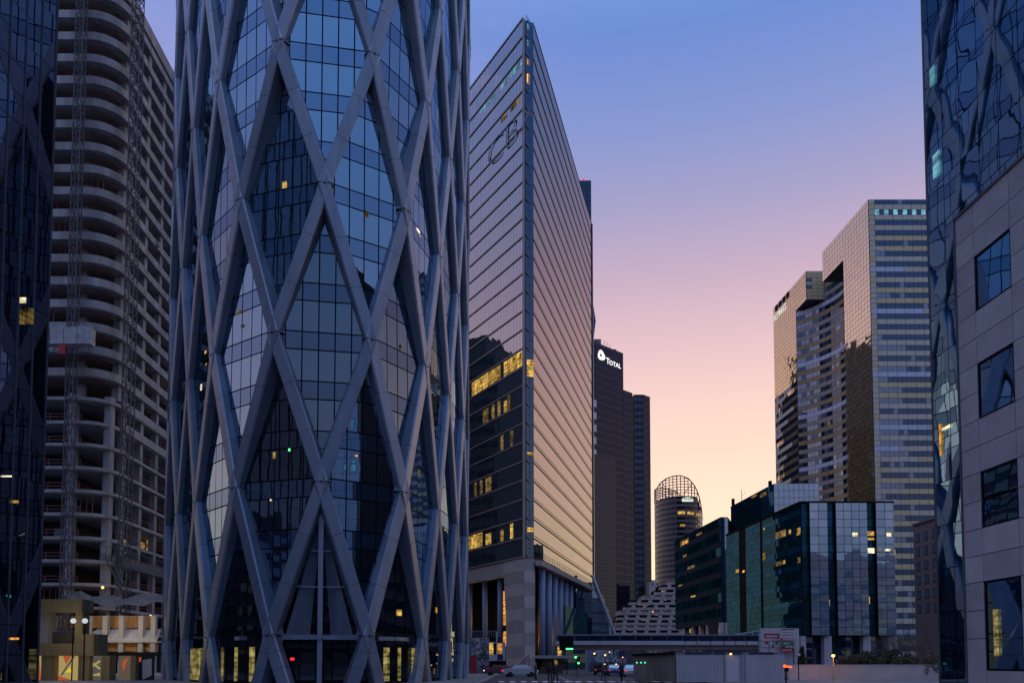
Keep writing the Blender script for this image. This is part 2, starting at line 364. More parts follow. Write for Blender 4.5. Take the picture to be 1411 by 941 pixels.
def outn(c):
    a, b = dp(c-1), dp(c+1); t = (b-a).normalized(); n = V(-t.y, t.x)
    if n.dot(dp(c)-V(-20, 82)) < 0: n = -n
    return n
def strut_mesh(c, k, dirn):
    """from node (c,k) to (c+dirn,k+1)"""
    mb = MB(); a, b = dp(c), dp(c+dirn)
    p = V(a.x, a.y, zr(k)); q = V(b.x, b.y, zr(k+1))
    if p.z < 0: t = (0-p.z)/(q.z-p.z); p = p.lerp(q, t)
    h = (b-a).normalized(); n = V(-h.y, h.x)
    if n.dot((a+b)/2-V(-20, 82)) < 0: n = -n
    ax = (q-p).normalized(); s = ax.cross(n).normalized()
    if dirn < 0: p = p - n*.006; q = q - n*.006
    p = p - ax*.05 if p.z > .01 else p; q = q + ax*.05
    prof = [(-.40, 0), (.40, 0), (.48, -.12), (.48, -1.2), (-.48, -1.2), (-.48, -.12)]
    e = 0.0; P0 = [p + s*x + n*y for x, y in prof]; Q0 = [q + s*x + n*y for x, y in prof]
    for i in range(6):
        j = (i+1) % 6; mb.face([P0[i], P0[j], Q0[j], Q0[i]], 1 if i in (1, 5) else 0)
    for tt in (.34, .66):
        c0 = p.lerp(q, tt); pr = [(-.404, .004), (.404, .004), (.486, -.116), (.486, -1.1), (-.486, -1.1), (-.486, -.116)]
        A = [c0-ax*.015+s*x+n*y for x, y in pr]; B = [c0+ax*.015+s*x+n*y for x, y in pr]
        for i in range(6):
            j = (i+1) % 6
            if i != 3: mb.face([A[i], A[j], B[j], B[i]], 2)
    return mb
def vis(c, k):
    cc = (c+15) % NC-15
    return -7 <= cc <= 9 and -1 <= k <= 5
cand = []
for k in range(-1, 10):
    for c in range(NC):
        if (c+k) % 2 == 1:
            for d in (-1, 1): cand.append((c, k, d))
def prio(c, k):
    cc = (c+15) % NC-15
    return abs(cc-.5)+(0 if -1 <= k <= 4 else 30)
cand.sort(key=lambda t: prio(t[0]+t[2]*.5, t[1]+.5) if ((t[0]+15) % NC-15) == t[0] else prio(t[0], t[1]))
rest = MB()
for i, (c, k, d) in enumerate(cand):
    mb = strut_mesh(c, k, d)
    if i < 100: mb.build('strut', [M['steel'], M['steel_pale'], M['joint']], tower)
    else:
        n0 = len(rest.v); rest.v += mb.v; rest.f += [tuple(n0+x for x in f) for f in mb.f]; rest.m += mb.m
rest.build('diagonal_lattice', [M['steel'], M['steel_pale'], M['joint']], tower, kind='stuff')
nn = 0; restn = MB()
for k in range(0, 10):
    for c in sorted(range(NC), key=lambda c: abs((c+15) % NC-15)):
        if (c+k) % 2 == 1:
            n = outn(c); P_ = dp(c); t = V(-n.y, n.x)
            mb = MB(); o = V(P_.x, P_.y, zr(k)) + n*.03
            pts = [o+t*.42, o+V(0, 0, 1.3), o-t*.42, o-V(0, 0, 1.3)]
            if (pts[1]-pts[0]).cross(pts[2]-pts[0]).dot(n) < 0: pts = pts[::-1]
            b = [x-n*.6 for x in pts]
            mb.face(pts, 0)
            for i in range(4): mb.face([pts[i], b[i], b[(i+1) % 4], pts[(i+1) % 4]], 0)
            for sgn in (-1, 1):
                for s2 in (-1, 1):
                    mb.beam(o+n*.004, o+n*.004+t*.39*sgn+V(0, 0, 1.05*s2), .035, .02, n, 2) if False else None
            mb.obox(o+n*.008, t*.34, n*.008, V(0, 0, .018), 2)
            mb.obox(o+n*.02, t*.07, n*.02, V(0, 0, .07), 2)
            if nn < 60 and -7 <= ((c+15) % NC-15) <= 9 and k < 6:
                mb.build('lattice_node', [M['steel'], M['steel_pale'], M['joint']], tower); nn += 1
            else:
                n0 = len(restn.v); restn.v += mb.v; restn.f += [tuple(n0+x for x in f) for f in mb.f]; restn.m += mb.m
restn.build('upper_lattice_nodes', [M['steel'], M['steel_pale'], M['joint']], tower, kind='stuff')
def clip(poly, a, b, keep):
    """clip 2D polygon by line a->b keeping the left side"""
    outp = []; n = len(poly)
    def sd(p): return (b[0]-a[0])*(p[1]-a[1])-(b[1]-a[1])*(p[0]-a[0])
    for i in range(n):
        p, q = poly[i], poly[(i+1) % n]; sp, sq = sd(p), sd(q)
        if sp >= 0: outp.append(p)
        if (sp >= 0) != (sq >= 0):
            t = sp/(sp-sq); outp.append((p[0]+(q[0]-p[0])*t, p[1]+(q[1]-p[1])*t))
    return outp
restf = MB(); core = MB(); nf = 0
facets = []
for k in range(-1, 11):
    for c in range(NC):
        if (c+k) % 2 == 0: facets.append((c, k))
facets.sort(key=lambda t: (0 if vis(t[0], t[1]) else 1, abs((t[0]+15) % NC-15)))
lit_spots = []; LEAN = {}
for (c, k) in facets:
    cc = (c+15) % NC-15
    n = outn(c); a, b = dp(c-1), dp(c+1)
    t = (b-a).normalized()
    if t.cross(V(0, 0, 1)).dot(n) < 0: t = -t; a, b = b, a     # left->right seen from outside
    Lc = (b-a).length; o = a - n*.48; lean = random.uniform(-.022, .022) if k >= 1 else 0; LEAN[(c % NC, k)] = lean
    lobby = (cc == 0 and k == 0)
    if lobby: o = a - n*1.9
    top, bot = zr(k+1)+.6, max(zr(k-1)-.6, .05)
    if bot >= top: continue
    zk = zr(k); e = .35
    xm = (dp(c)-a).dot(t)
    ztop = zr(k+1)+e; zbot = zr(k-1)-e
    dia = [(xm, zbot), (Lc+e, zk), (xm, ztop), (-e, zk)]
    if lobby: dia = [(.2, .1), (Lc-.2, .1), (Lc-.2, zk), (xm, ztop), (.2, zk)]
    mb = MB()
    def P3(p, off): return o + t*p[0] + V(0, 0, p[1]) + n*(off+(0 if lobby or k < 1 else lean*(p[1]-zk)))
    bk = dia; e2 = -.52
    inn = [(xm, zr(k-1)-e2*3), (Lc+e2, zk), (xm, zr(k+1)+e2*3), (-e2, zk)] if not lobby and k >= 0 else dia
    bk = clip(bk, (-50, .05), (50, .05), 1)
    if len(bk) >= 3:
        mb.face([P3(p, 0) for p in bk], 2)
        us = [-.3+i*1.22 for i in range(8)]
        zs = []; z = 0.0
        while z < 120: zs += [z+.35, z+2.75]; z += DZ/3
        for i in range(len(us)-1):
            for j in range(len(zs)-1):
                z0, z1 = zs[j], zs[j+1]
                if z1 < bk[0][1]-20 or z0 > ztop or z1 < zbot: continue
                sp = j % 2
                poly = [(us[i]+.05, z0+.05), (us[i+1]-.05, z0+.05), (us[i+1]-.05, z1-.05), (us[i]+.05, z1-.05)]
                if z0 < .05: poly = clip(poly, (-50, .08), (50, .08), 1)
                for q in range(len(inn)):
                    if len(poly) < 3: break
                    poly = clip(poly, inn[q], inn[(q+1) % len(inn)], 1)
                    if len(poly) < 3: break
                if len(poly) < 3: continue
                tx, tz = random.uniform(-.006, .006), random.uniform(-.006, .006)
                mm = 1 if sp else 0
                if k <= 0 and z0 < 8 or lobby: mm = 3
                if (cc, k) == (1, 1): mm = 3 if z0 > zk-.3 else mm
                mb.face([P3(p, .06+tx*(p[0]-us[i])+tz*(p[1]-z0)) for p in poly], mm)
    mats = [M['d2a'], M['d2b'], M['black'], M['d2dark']]
    if vis(c, k) and nf < 100:
        mb.build('glass_facet', mats, tower); nf += 1
    else:
        n0 = len(restf.v); restf.v += mb.v; restf.f += [tuple(n0+x for x in f) for f in mb.f]; restf.m += mb.m
    if vis(c, k): lit_spots.append((c, k, o, t, n, Lc, xm))
restf.build('upper_glass_facets', [M['d2a'], M['d2b'], M['black'], M['d2dark']], tower, kind='stuff')
ctr = V(-20, 82)
core.prism([tuple((dp(c)-outn(c)*2.9)[:2]) for c in range(-15, 19)], 0, zr(10)-1)
core.build('core_wall', M['black'], tower)
# entrance: mullion, reveals, transom
mb = MB(); n0 = outn(0); c0 = dp(0)
mb.beam(V(c0.x, c0.y, .0)-n0*1.1, V(c0.x, c0.y, zr(1)-1.6)-n0*1.1, .36, .4, n0); mb.build('entrance_mullion', M['steel_pale'], tower)
mb = MB()
tq = (dp(1)-dp(-1)).normalized()
for s in (-1, 1):
    base = dp(s)
    p = V(base.x, base.y, zr(0))-n0*.75 - tq*s*1.2; q = V(c0.x, c0.y, zr(1)-2.0)-n0*.9 + tq*s*.05
    p2 = p - tq*s*1.7 - n0*.9 ; q2 = q - n0*.8 - tq*s*.1
    mb.face([p, p2, q2, q], 0)
mb.build('entrance_reveal', M['steel'], tower)
mb = MB()
for zz in (zr(0)+.05, zr(0)+3.7, zr(0)+6.4):
    hw = 3.7*(1-(zz-zr(0))/11.3)
    mb.beam(V(c0.x, c0.y, zz)-n0*1.65-tq*hw, V(c0.x, c0.y, zz)-n0*1.65+tq*hw, .12, .12, n0)
mb.build('entrance_transom', M['steel'], tower)
for c in range(-6, 9):
    if True:
        a, b = dp(c), dp(c+1); mb = MB(); n = V(-(b-a).y, (b-a).x).normalized()
        if n.dot(a-ctr) < 0: n = -n
        mb.beam(V(a.x, a.y, zr(0)-.12)-n*.85, V(b.x, b.y, zr(0)-.12)-n*.85, .3, .18, n)
        mb.build('ring_beam', M['steel'], tower)
# lit things inside, just in front of the panes
def litquad(parent, name, px0, py0, px1, py1, Yd, mat, nrm=None):
    mb = MB(); mb.face([pt(px0, py1, Yd), pt(px1, py1, Yd), pt(px1, py0, Yd), pt(px0, py0, Yd)]); return mb.build(name, mat, parent)
def facet_lit(c, k, u0, u1, z0, z1, mat, name='lit_window'):
    global LEAN
    n = outn(c); a, b = dp(c-1), dp(c+1); t = (b-a).normalized()
    if t.cross(V(0, 0, 1)).dot(n) < 0: t = -t; a, b = b, a
    Lc = (b-a).length; o = a-n*.48 if (c, k) != (0, 0) else a-n*1.9
    mb = MB(); mb.obox(o+t*(u0+u1)/2*Lc+V(0, 0, (z0+z1)/2)+n*(.10+LEAN.get((c % NC, k), 0)*((z0+z1)/2-zr(k))), t*(u1-u0)/2*Lc, n*.012, V(0, 0, (z1-z0)/2)); mb.build(name, mat, tower)
for (u0, u1) in ((.30, .36), (.42, .47), (.62, .66)):
    facet_lit(-2, 4, u0, u1, 41.9-u0*2, 43.2-u0*2, M['lit_w'])
facet_lit(-2, 4, .70, .76, 38.5, 40.6, M['lit_dim'])
for c, us in ((3, ((.1, .25), (.30, .42), (.55, .60))), (2, ((.2, .24), (.42, .47), (.66, .74))), (4, ((.2, .8),)), (-2, ((.3, .4), (.55, .6))), (-3, ((.3, .6),))):
    for u0, u1 in us: facet_lit(c, 0 if c % 2 == 0 else -1, u0, u1, .3, 2.9, M['lit_cur'], 'lit_curtain')
facet_lit(1, 1, .60, .62, 17.6, 17.8, M['green_sig'], 'exit_lamp'); facet_lit(1, 1, .40, .42, 13.9, 14.05, M['lit_w'], 'ceiling_lamp')
facet_lit(3, 1, .5, .53, 7.2, 7.4, M['green_sig'], 'exit_lamp'); facet_lit(0, 0, .2, .24, 1.9, 2.1, M['red_sig'], 'red_lamp')
for _ in range(26):
    c_ = random.choice((-4, -3, -2, -1, 1, 2, 3, 4, 5)); k_ = random.choice((0, 1, 1, 2, 2, 3))
    if (c_+k_) % 2: continue
    u0 = random.uniform(.3, .62); z_ = zr(k_)+random.uniform(-3, 3); w_ = random.choice((.03, .05, .09))
    facet_lit(c_, k_, u0, u0+w_, z_, z_+random.choice((.12, .2, .5)), M[random.choice(('lit_y', 'lit_w', 'lit_dim', 'lit_o'))])
# chandelier glow in the facet right of the entrance
mb = MB(); c = -2; k = 0
n = outn(c); a, b = dp(c-1), dp(c+1); t = (b-a).normalized(); o = (a+b)/2-n*.6
for i in range(9):
    an = -1.0+i*.25
    mb.beam(o+V(0, 0, 5.0), o+t*math.sin(an)*.95+V(0, 0, 5.0+.75*(1-math.cos(an))), .07, .05, n)
    mb.obox(o+t*math.sin(an)*.95+V(0, 0, 5.08+.9*(1-math.cos(an))), t*.05, n*.03, V(0, 0, .12))
mb.build('chandelier', M['lit_o'], tower)
# roof cap
mb = MB(); mb.prism([tuple((dp(c)-outn(c)*1.5)[:2]) for c in range(-15, 19)], zr(10)-1, zr(10)+.5); mb.build('roof', M['conc_dark'], tower)
# ================================================================== 2 mirror building, left edge
ml = thing('mirror_facade_building', 'dark bronze mirror glass facade at the left edge, reflecting crossed steel struts', 'office building', (-40, 45, 0))
A = V(-33.92, 57.1); d = V(-.158, -1)           # far edge, running back towards the camera
B = A + d*34; H = 62
mb = MB(); mb.prism([(A.x, A.y), (B.x, B.y), (B.x-22, B.y), (A.x-22, A.y)], 0, H); mb.build('wall', M['black'], ml)
mb = MB(); LL = (B-A).length
us = lin(int(LL/1.42)); vs = steps(H-.3, [2.05])
panels(mb, V(B.x, B.y, .2), V(A.x, A.y, .2), V(B.x, B.y, H), V(A.x, A.y, H), us, vs, lambda i, j: 0, .025, .05, .004)
mb.build('curtain_wall', M['mir_l'], ml)
mb = MB()
nrm = V(1, -.158).normalized()
for i in range(len(us)):
    q = B.lerp(A, us[i]); mb.beam(V(q.x, q.y, 0)+nrm*.09, V(q.x, q.y, H)+nrm*.09, .06, .1, nrm)
mb.build('mullions', M['galv_dark'], ml)
for (px0, px1, py0, py1, m_) in ((25, 45, 425, 447, 'lit_dim'), (24, 34, 410, 418, 'lit_w'), (0, 14, 655, 657, 'lit_w'), (14, 24, 689, 693, 'lit_y'), (12, 24, 878, 881, 'lit_o')):
    def onplane(px, py):
        u = (px-705.5)/F; v = (CY-py)/F; y = cT-sT*v; z = sT+cT*v; r = u/y
        # A.x + .158*(Yp-A.y) = r*Yp
        Yp = (A.x-.158*A.y)/(r-.158); return V(r*Yp, Yp, z/y*Yp+EH)+nrm*.12
    mb = MB(); mb.face([onplane(px0, py1), onplane(px1, py1), onplane(px1, py0), onplane(px0, py0)]); mb.build('lit_window', M[m_], ml)
# ================================================================== 3 concrete frame under construction
ct = thing('concrete_frame_tower', 'bare concrete tower under construction with open floors and a rounded corner', 'construction tower', (-80, 145, 0))
Yf, XR = 120.0, -61.6; rr = 4.5
def outline(ins, xl=-108, yb=166):
    pts = [(xl, Yf+ins)]; cx, cy = XR-rr, Yf+rr; r_ = rr-ins
    if r_ > .3:
        for i in range(9):
            a = -math.pi/2+math.pi/2*i/8; pts.append((cx+r_*math.cos(a), cy+r_*math.sin(a)))
    else: pts.append((XR-ins, Yf+ins))
    pts += [(XR-ins-.0405*(yb-cy), yb), (xl, yb)]
    return pts
FH = 3.56; NF = 29
ZT = zat(236, 105, 142.8)
z_base = ZT-4.2-FH*NF
for i in range(0, NF+1):
    z = z_base+i*FH
    if z < 5: continue
    full = z > 43; mb = MB()
    if full:
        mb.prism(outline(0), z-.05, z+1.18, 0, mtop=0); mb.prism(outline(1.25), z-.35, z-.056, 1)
    else:
        mb.prism(outline(.0 if i % 5 else .4), z-.25, z+.22, 0)
        if 36 < z: mb.prism([p for p in outline(-.12) if p[1] > 124] , z-.1, z+1.2, 0)
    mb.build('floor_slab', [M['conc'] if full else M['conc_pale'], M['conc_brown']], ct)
    if not full and z < 40:
        rl = MB()
        for h in (.55, 1.05): rl.beam(V(-85, Yf+.25, z+.2+h), V(-66, Yf+.25, z+.2+h), .05, .06, m=0)
        for x in [-85+2.4*q for q in range(9)]: rl.beam(V(x, Yf+.25, z+.2), V(x, Yf+.25, z+1.3), .06, .06, m=0)
        for h in (.55, 1.05): rl.beam(V(XR-.3, 126, z+.2+h), V(XR-.7, 145, z+.2+h), .05, .06)
        rl.build('guardrail', M['rail'], ct)
for (x, y, w_) in [(-67.6, 121.2, 1.2), (-62.9, 122.9, 1.1), (-76, 121.2, 1.2), (-84, 121.2, 1.2), (-93, 121.2, 1.2)]:
    mb = MB(); mb.box(x-w_/2, x+w_/2, y-.5, y+.7, 0, 43); mb.build('column', M['conc_pale'], ct); mb = MB(); mb.box(x-w_/2, x+w_/2, y+1.6, y+2.6, 43.01, z_base+NF*FH); mb.build('upper_column', M['conc'], ct)
for y in (126.3, 132.7, 139.0, 145.4, 151.8, 158):
    x = XR-.9-.0405*(y-124.5); mb = MB(); mb.box(x-.45, x+.5, y-.5, y+.5, 0, z_base+NF*FH); mb.build('column', M['conc_pale'], ct)
mb = MB(); mb.prism([(-108, 125.5), (-69, 125.5), (-69, 162), (-108, 162)], 0, z_base+NF*FH); mb.build('core_wall', solid('shade_toned_core_concrete', (.05, .045, .05), .9, .3, .6), ct)  # core coloured near black to deepen the shade between the open floors
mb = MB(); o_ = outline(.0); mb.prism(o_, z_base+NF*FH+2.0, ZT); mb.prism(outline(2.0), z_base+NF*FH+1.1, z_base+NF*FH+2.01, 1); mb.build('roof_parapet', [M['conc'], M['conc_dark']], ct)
for i in range(34):
    fl_ = random.randint(2, NF-2); z = z_base+fl_*FH+.2
    if z < 4: continue
    mb = MB(); k_ = random.random(); front_ = random.random() < .6
    x_ = random.uniform(-84, -67) if front_ else XR-random.uniform(1.0, 1.6); y_ = Yf+random.uniform(.8, 2) if front_ else random.uniform(127, 145)
    if k_ < .45:
        for q in range(5): mb.tube(V(x_+(q*.9 if front_ else 0), y_+(0 if front_ else q*.9), z), V(x_+(q*.9 if front_ else 0), y_+(0 if front_ else q*.9), z+FH-.45), .06, 6)
        mb.build('steel_prop', M['rail'], ct)
    elif k_ < .8:
        w_ = random.uniform(1.2, 3); h_ = random.uniform(1.2, 2.2); mb.face([V(x_, y_, z), V(x_+(w_ if front_ else 0), y_+(0 if front_ else w_), z), V(x_+(w_ if front_ else .2), y_+(0 if front_ else w_), z+h_*.8), V(x_, y_, z+h_)]); mb.build('hung_sheet', M['sheet'] if k_ < .6 else M['net'], ct)
    else:
        mb.box(x_, x_+1.3, y_, y_+.8, z, z+random.uniform(.6, 1.3)); mb.build('material_stack', M['wood'] if k_ < .9 else M['conc_pale'], ct)
# loose net and boards at the foot
mb = MB()
for i in range(14):
    for j in range(3):
        def nv(a, b): return V(-66+a*1.4+.2*b, 119.2-.25*math.sin(a*1.3)-.5*b+a*.35, 12.2-b*.5-.6*math.sin(math.pi*a/14*1.6)**2+.35*math.sin(a*2.1+b))
        mb.face([nv(i, j), nv(i+1, j), nv(i+1, j+1), nv(i, j+1)])
mb.build('debris_net', M['net'], ct)
for px, py in ((147, 810), (232, 838), (192, 848), (212, 849)):
    p = pt(px, py, 121.5 if px < 180 else 135); mb = MB(); mb.ball(p+V(0, -1.2, 0), .22, 8); mb.build('work_lamp', M['amber_small'], ct)
for px, py, Y_ in ((176, 752, 134.5), (202, 755, 141), (216, 752, 144)):
    p = pt(px, py, Y_); mb = MB(); mb.box(p.x-1.6, p.x-.6, p.y-.7, p.y+.7, p.z-1.2, p.z+1.1); mb.build('lit_window', M['lit_dim'], ct)
for (px0, px1, py0, py1, Y_, m_, nm) in ((60, 215, 848, 865, 119, 'wood', 'timber_hoarding'), (112, 216, 866, 882, 117, 'conc_pale', 'fascia_canopy'), (130, 217, 884, 897, 118, 'wood', 'timber_hoarding'), (130, 218, 898, 903, 116.5, 'black', 'steel_beam')):
    a, b = pt(px0, py0, Y_), pt(px1, py1, Y_); mb = MB()
    if nm == 'timber_hoarding':
        x = a.x; k_ = 0
        while x < b.x:
            w_ = random.choice((1.0, 1.2, 1.25)); mb.box(x, min(x+w_-.03, b.x), Y_-.03*(k_ % 2), Y_+.3, b.z, a.z); x += w_; k_ += 1
    elif nm == 'fascia_canopy':
        mb.face([V(a.x, Y_, b.z), V(b.x, Y_, b.z), V(b.x, Y_+1.6, a.z), V(a.x+1.5, Y_+1.6, a.z)]); mb.box(a.x, b.x, Y_, Y_+2, b.z-.3, b.z-.004)
        x = a.x+2
        while x < b.x: mb.beam(V(x, Y_-.02, b.z), V(x, Y_+1.58, a.z+.03), .08, .06); x += 2.2
    else: mb.box(a.x, b.x, Y_, Y_+1, b.z, a.z)
    mb.build(nm, M[m_], ct)
for px in (122, 146, 168, 195, 212):
    a = pt(px, 880, 117.6); mb = MB(); mb.box(a.x-.35, a.x+.35, 117.2, 117.9, 0, 8.6); mb.build('post', M['conc_pale'], ct)
mb = MB(); mb.box(pt(130, 0, 119.5).x, pt(222, 0, 119.5).x, 119.4, 119.7, 0, zat(0, 904, 119.4)); mb.build('dark_shopfront', M['black'], ct)
# hoists
def lattice(mb, x, y, w_, z0, z1, st):
    c = [(x-w_/2, y-w_/2), (x+w_/2, y-w_/2), (x+w_/2, y+w_/2), (x-w_/2, y+w_/2)]
    for (a, b) in c: mb.beam(V(a, b, z0), V(a, b, z1), .12, .12)
    z = z0; k_ = 0
    while z < z1-st*.5:
        for i in range(4):
            p, q = c[i], c[(i+1) % 4]
            if k_ % 2: p, q = q, p
            mb.beam(V(p[0], p[1], z), V(q[0], q[1], z+st), .08, .08)
            mb.beam(V(p[0], p[1], z), V(q[0], q[1], z), .08, .08)
        z += st; k_ += 1
for (px, py, Y_, w_, lab, ztop) in ((96, 600, 118.3, 1.1, 'hoist mast on the straight left side of the concrete tower with a white wrapped platform', 118), (173, 700, 122.0, 1.35, 'hoist mast at the rounded corner of the concrete tower with a dark cage platform', 118)):
    p = pt(px, py, Y_); h = thing('hoist_mast', lab, 'hoist', (p.x, Y_, 0), 'hoist masts on the concrete tower')
    mb = MB(); lattice(mb, p.x, Y_, w_, 0, ztop, 1.25); mb.build('mast', M['galv_dark'], h)
    if px < 150:
        a, b = pt(66, 456, 117.5), pt(131, 478, 117.5); mb = MB()
        n_ = 7
        for i in range(n_):
            x0 = a.x+(b.x-a.x)*i/n_; x1 = a.x+(b.x-a.x)*(i+1)/n_
            mb.box(x0+.03, x1-.03, 116.2+.05*(i % 2), 117.6, b.z, a.z+.15*(i % 3))
        mb.build('wrapped_platform', M['sheet'], h)
        mb = MB(); zz = b.z
        for i in range(14): x0 = a.x+(b.x-a.x)*i/14; x1 = a.x+(b.x-a.x)*(i+1)/14; mb.beam(V(x0, 116.3, zz-.1), V(x1, 116.3, zz-1.2 if i % 2 else zz-.1), .1, .1); mb.beam(V(x0, 116.3, zz-1.2), V(x1, 116.3, zz-.1 if i % 2 else zz-1.2), .1, .1)
        mb.beam(V(a.x, 116.3, zz-1.3), V(b.x, 116.3, zz-1.3), .14, .14); mb.build('platform_truss', M['galv_dark'], h)
        q = pt(86, 482, 116); mb = MB(); mb.box(q.x-.5, q.x+.5, 115.7, 116.1, q.z-.7, q.z+.7); mb.build('drive_unit', M['paint_red'], h)
    else:
        a, b = pt(141, 757, 119.2), pt(222, 770, 119.2); mb = MB()
        z0, z1 = b.z-.2, a.z+.5
        A0, A1, A2 = V(a.x, 118.6), V(XR+1.2, 119.8), V(XR+.7, 143)
        for (s0, s1) in ((A0, A1), (A1, A2)):
            n_ = int((s1-s0).length/.8)
            for zz in (z0, (z0+z1)/2, z1): mb.beam(V(s0.x, s0.y, zz), V(s1.x, s1.y, zz), .1, .1)
            for i in range(n_+1): q = s0.lerp(s1, i/n_); mb.beam(V(q.x, q.y, z0), V(q.x, q.y, z1), .07, .07)
            mb.obox(V((s0.x+s1.x)/2, (s0.y+s1.y)/2, z0+.45), V((s1-s0).x/2, (s1-s0).y/2), V(.02, .02), V(0, 0, .45), 1)
        mb.build('cage_platform', [M['galv_dark'], M['net']], h)
        mb = MB(); mb.beam(V(A0.x+1, 118.6, z0), V(p.x, Y_, z0-5), .15, .15); mb.beam(V(A1.x, 121, z0), V(p.x, Y_, z0-5), .15, .15); mb.build('platform_brace', M['galv_dark'], h)
# portal pavilion and murals, lower left
pv = thing('concrete_portal', 'weathered concrete portal with a square opening below the concrete tower, above bright murals', 'pavilion', (-40, 72, 0))
Yp = 72.0
def pb(name, px0, px1, py0, py1, Y_, dep, mat, parent, gap=0, label=None):
    a, b = pt(px0, py0, Y_), pt(px1, py1, Y_); mb = MB(); mb.box(min(a.x, b.x), max(a.x, b.x), Y_, Y_+dep, min(a.z, b.z), max(a.z, b.z)); return mb.build(name, mat, parent, label=label)
M['olive'] = solid('lamplit_olive_concrete', (.27, .23, .13), .9, .35, .8, streak=True)  # warm lamp light on the portal is put into this olive base colour
pb('lintel', 40, 113, 825, 843, Yp, 2.0, M['olive'], pv)
pb('post', 104, 113, 843, 886, Yp+.3, 1.2, M['olive'], pv)
pb('post', 46, 66, 843, 886, Yp+.5, 1.2, M['conc_pale'], pv)
pb('lower_beam', 40, 129, 886, 903, Yp-.3, 2.5, M['olive'], pv)
pb('parapet', 113, 129, 873, 886, Yp-.3, 2.5, M['olive'], pv)
pb('parapet', 66, 104, 871, 886, Yp+1.2, .5, M['conc_dark'], pv)
for px0, px1 in ((57, 74), (108, 122), (140, 150), (180, 186)): pb('pier', px0, px1, 903, 946, Yp-.1, 1.2, M['olive'], pv)
M['mur_bg'] = flat_emit('mural_yellow_ground', (.78, .58, .22), .42)  # mural colours are emissive in themselves
M['mur_bg2'] = flat_emit('mural_dim_ground', (.45, .33, .25), .20)
M['mur_red'] = flat_emit('mural_red', (.85, .16, .05), .42); M['mur_grey'] = flat_emit('mural_grey', (.3, .28, .25), .25); M['mur_yel'] = flat_emit('mural_bright', (1, .75, .03), .6)
def mural(px0, px1, lab, bgm, shapes):
    a, b = pt(px0, 903, Yp+.6), pt(px1, 944, Yp+.6)
    t_ = thing('mural', lab, 'mural', ((a.x+b.x)/2, Yp+.6, 0), 'glowing murals below the portal')
    mb = MB(); mb.box(a.x, b.x, Yp+.6, Yp+.8, b.z, a.z); mb.build('panel', bgm, t_)
    for i, (pts, m_) in enumerate(shapes):
        mb = MB(); ps = [(pt(x, y, Yp+.6)) for x, y in pts]
        fr = [V(p.x, Yp+.58-.004*i, p.z) for p in ps]; n_ = len(fr)
        mb.face(fr); 
        for q in range(n_): mb.face([fr[q], fr[(q+1) % n_], fr[(q+1) % n_]+V(0, .02-.002, 0), fr[q]+V(0, .02-.002, 0)])
        mb.build('painted_shape', m_, t_)
mural(44, 57, 'narrow glowing mural with a red stripe at the left end', M['mur_bg'], [([(51, 903), (54, 903), (57, 944), (50, 944)], M['mur_red'])])
mural(74, 108, 'yellow glowing mural with a red wedge and a dark diagonal under the portal', M['mur_bg'], [([(87, 903), (99, 903), (91, 915)], M['mur_red']), ([(101, 903), (104, 903), (86, 930), (83, 930)], M['mur_grey']), ([(90, 926), (96, 919), (100, 926)], M['mur_yel']), ([(74, 944), (80, 930), (98, 936), (90, 944)], M['mur_red'])])
mural(122, 140, 'dim beige mural with crossed pale brush strokes right of the yellow one', M['mur_grey'], [([(123, 912), (126, 910), (139, 920), (137, 922)], M['mur_bg']), ([(137, 909), (139, 911), (125, 921), (123, 919)], M['mur_bg']), ([(124, 930), (138, 926), (138, 931)], M['mur_bg'])])
mural(164, 179, 'dark mural with a curved red shape', M['mur_bg2'], [([(168, 918), (170, 909), (178, 905), (174, 912), (171, 924)], M['mur_red'])])
mural(189, 211, 'grey mural with a small red mark, rightmost of the row', M['coat_dark'], [([(191, 905), (195, 905), (194, 911), (191, 912)], M['mur_red']), ([(196, 909), (209, 907), (209, 930), (196, 936)], M['paint_grey'])])
for px, lab in ((101, 'white globe lamp beside the left face of the concrete portal post'), (117, 'white globe lamp to the right of the concrete portal post')):
    p = pt(px, 855, Yp-1.5); o = thing('globe_lamp', lab, 'lamp', (p.x, p.y, 0), 'globe lamps by the portal')
    mb = MB(); mb.ball(p, .24, 12); mb.build('globe', M['globe'], o, smooth=True)
    mb = MB(); mb.tube(V(p.x, p.y, 0), p-V(0, 0, .22), .06, 8); mb.build('pole', M['black'], o)
def text_mesh(mb, s, p0, tx, up, n, size, m=0, bold=.0, depth=.12):
    """letters standing on the wall: p0 = lower left corner"""
    cu = bpy.data.curves.new('t', 'FONT'); cu.body = s; cu.size = size; cu.extrude = 0; cu.offset = bold; cu.resolution_u = 3
    ob = bpy.data.objects.new('t', cu); COL.objects.link(ob)
    dg = bpy.context.evaluated_depsgraph_get(); me = bpy.data.meshes.new_from_object(ob.evaluated_get(dg))
    for f in me.polygons:
        pts = [p0 + tx*me.vertices[i].co.x + up*me.vertices[i].co.y + n*depth for i in f.vertices]
        mb.face(pts, m)
    wd = max((v.co.x for v in me.vertices), default=0)
    bpy.data.objects.remove(ob); bpy.data.curves.remove(cu); bpy.data.meshes.remove(me); return wd
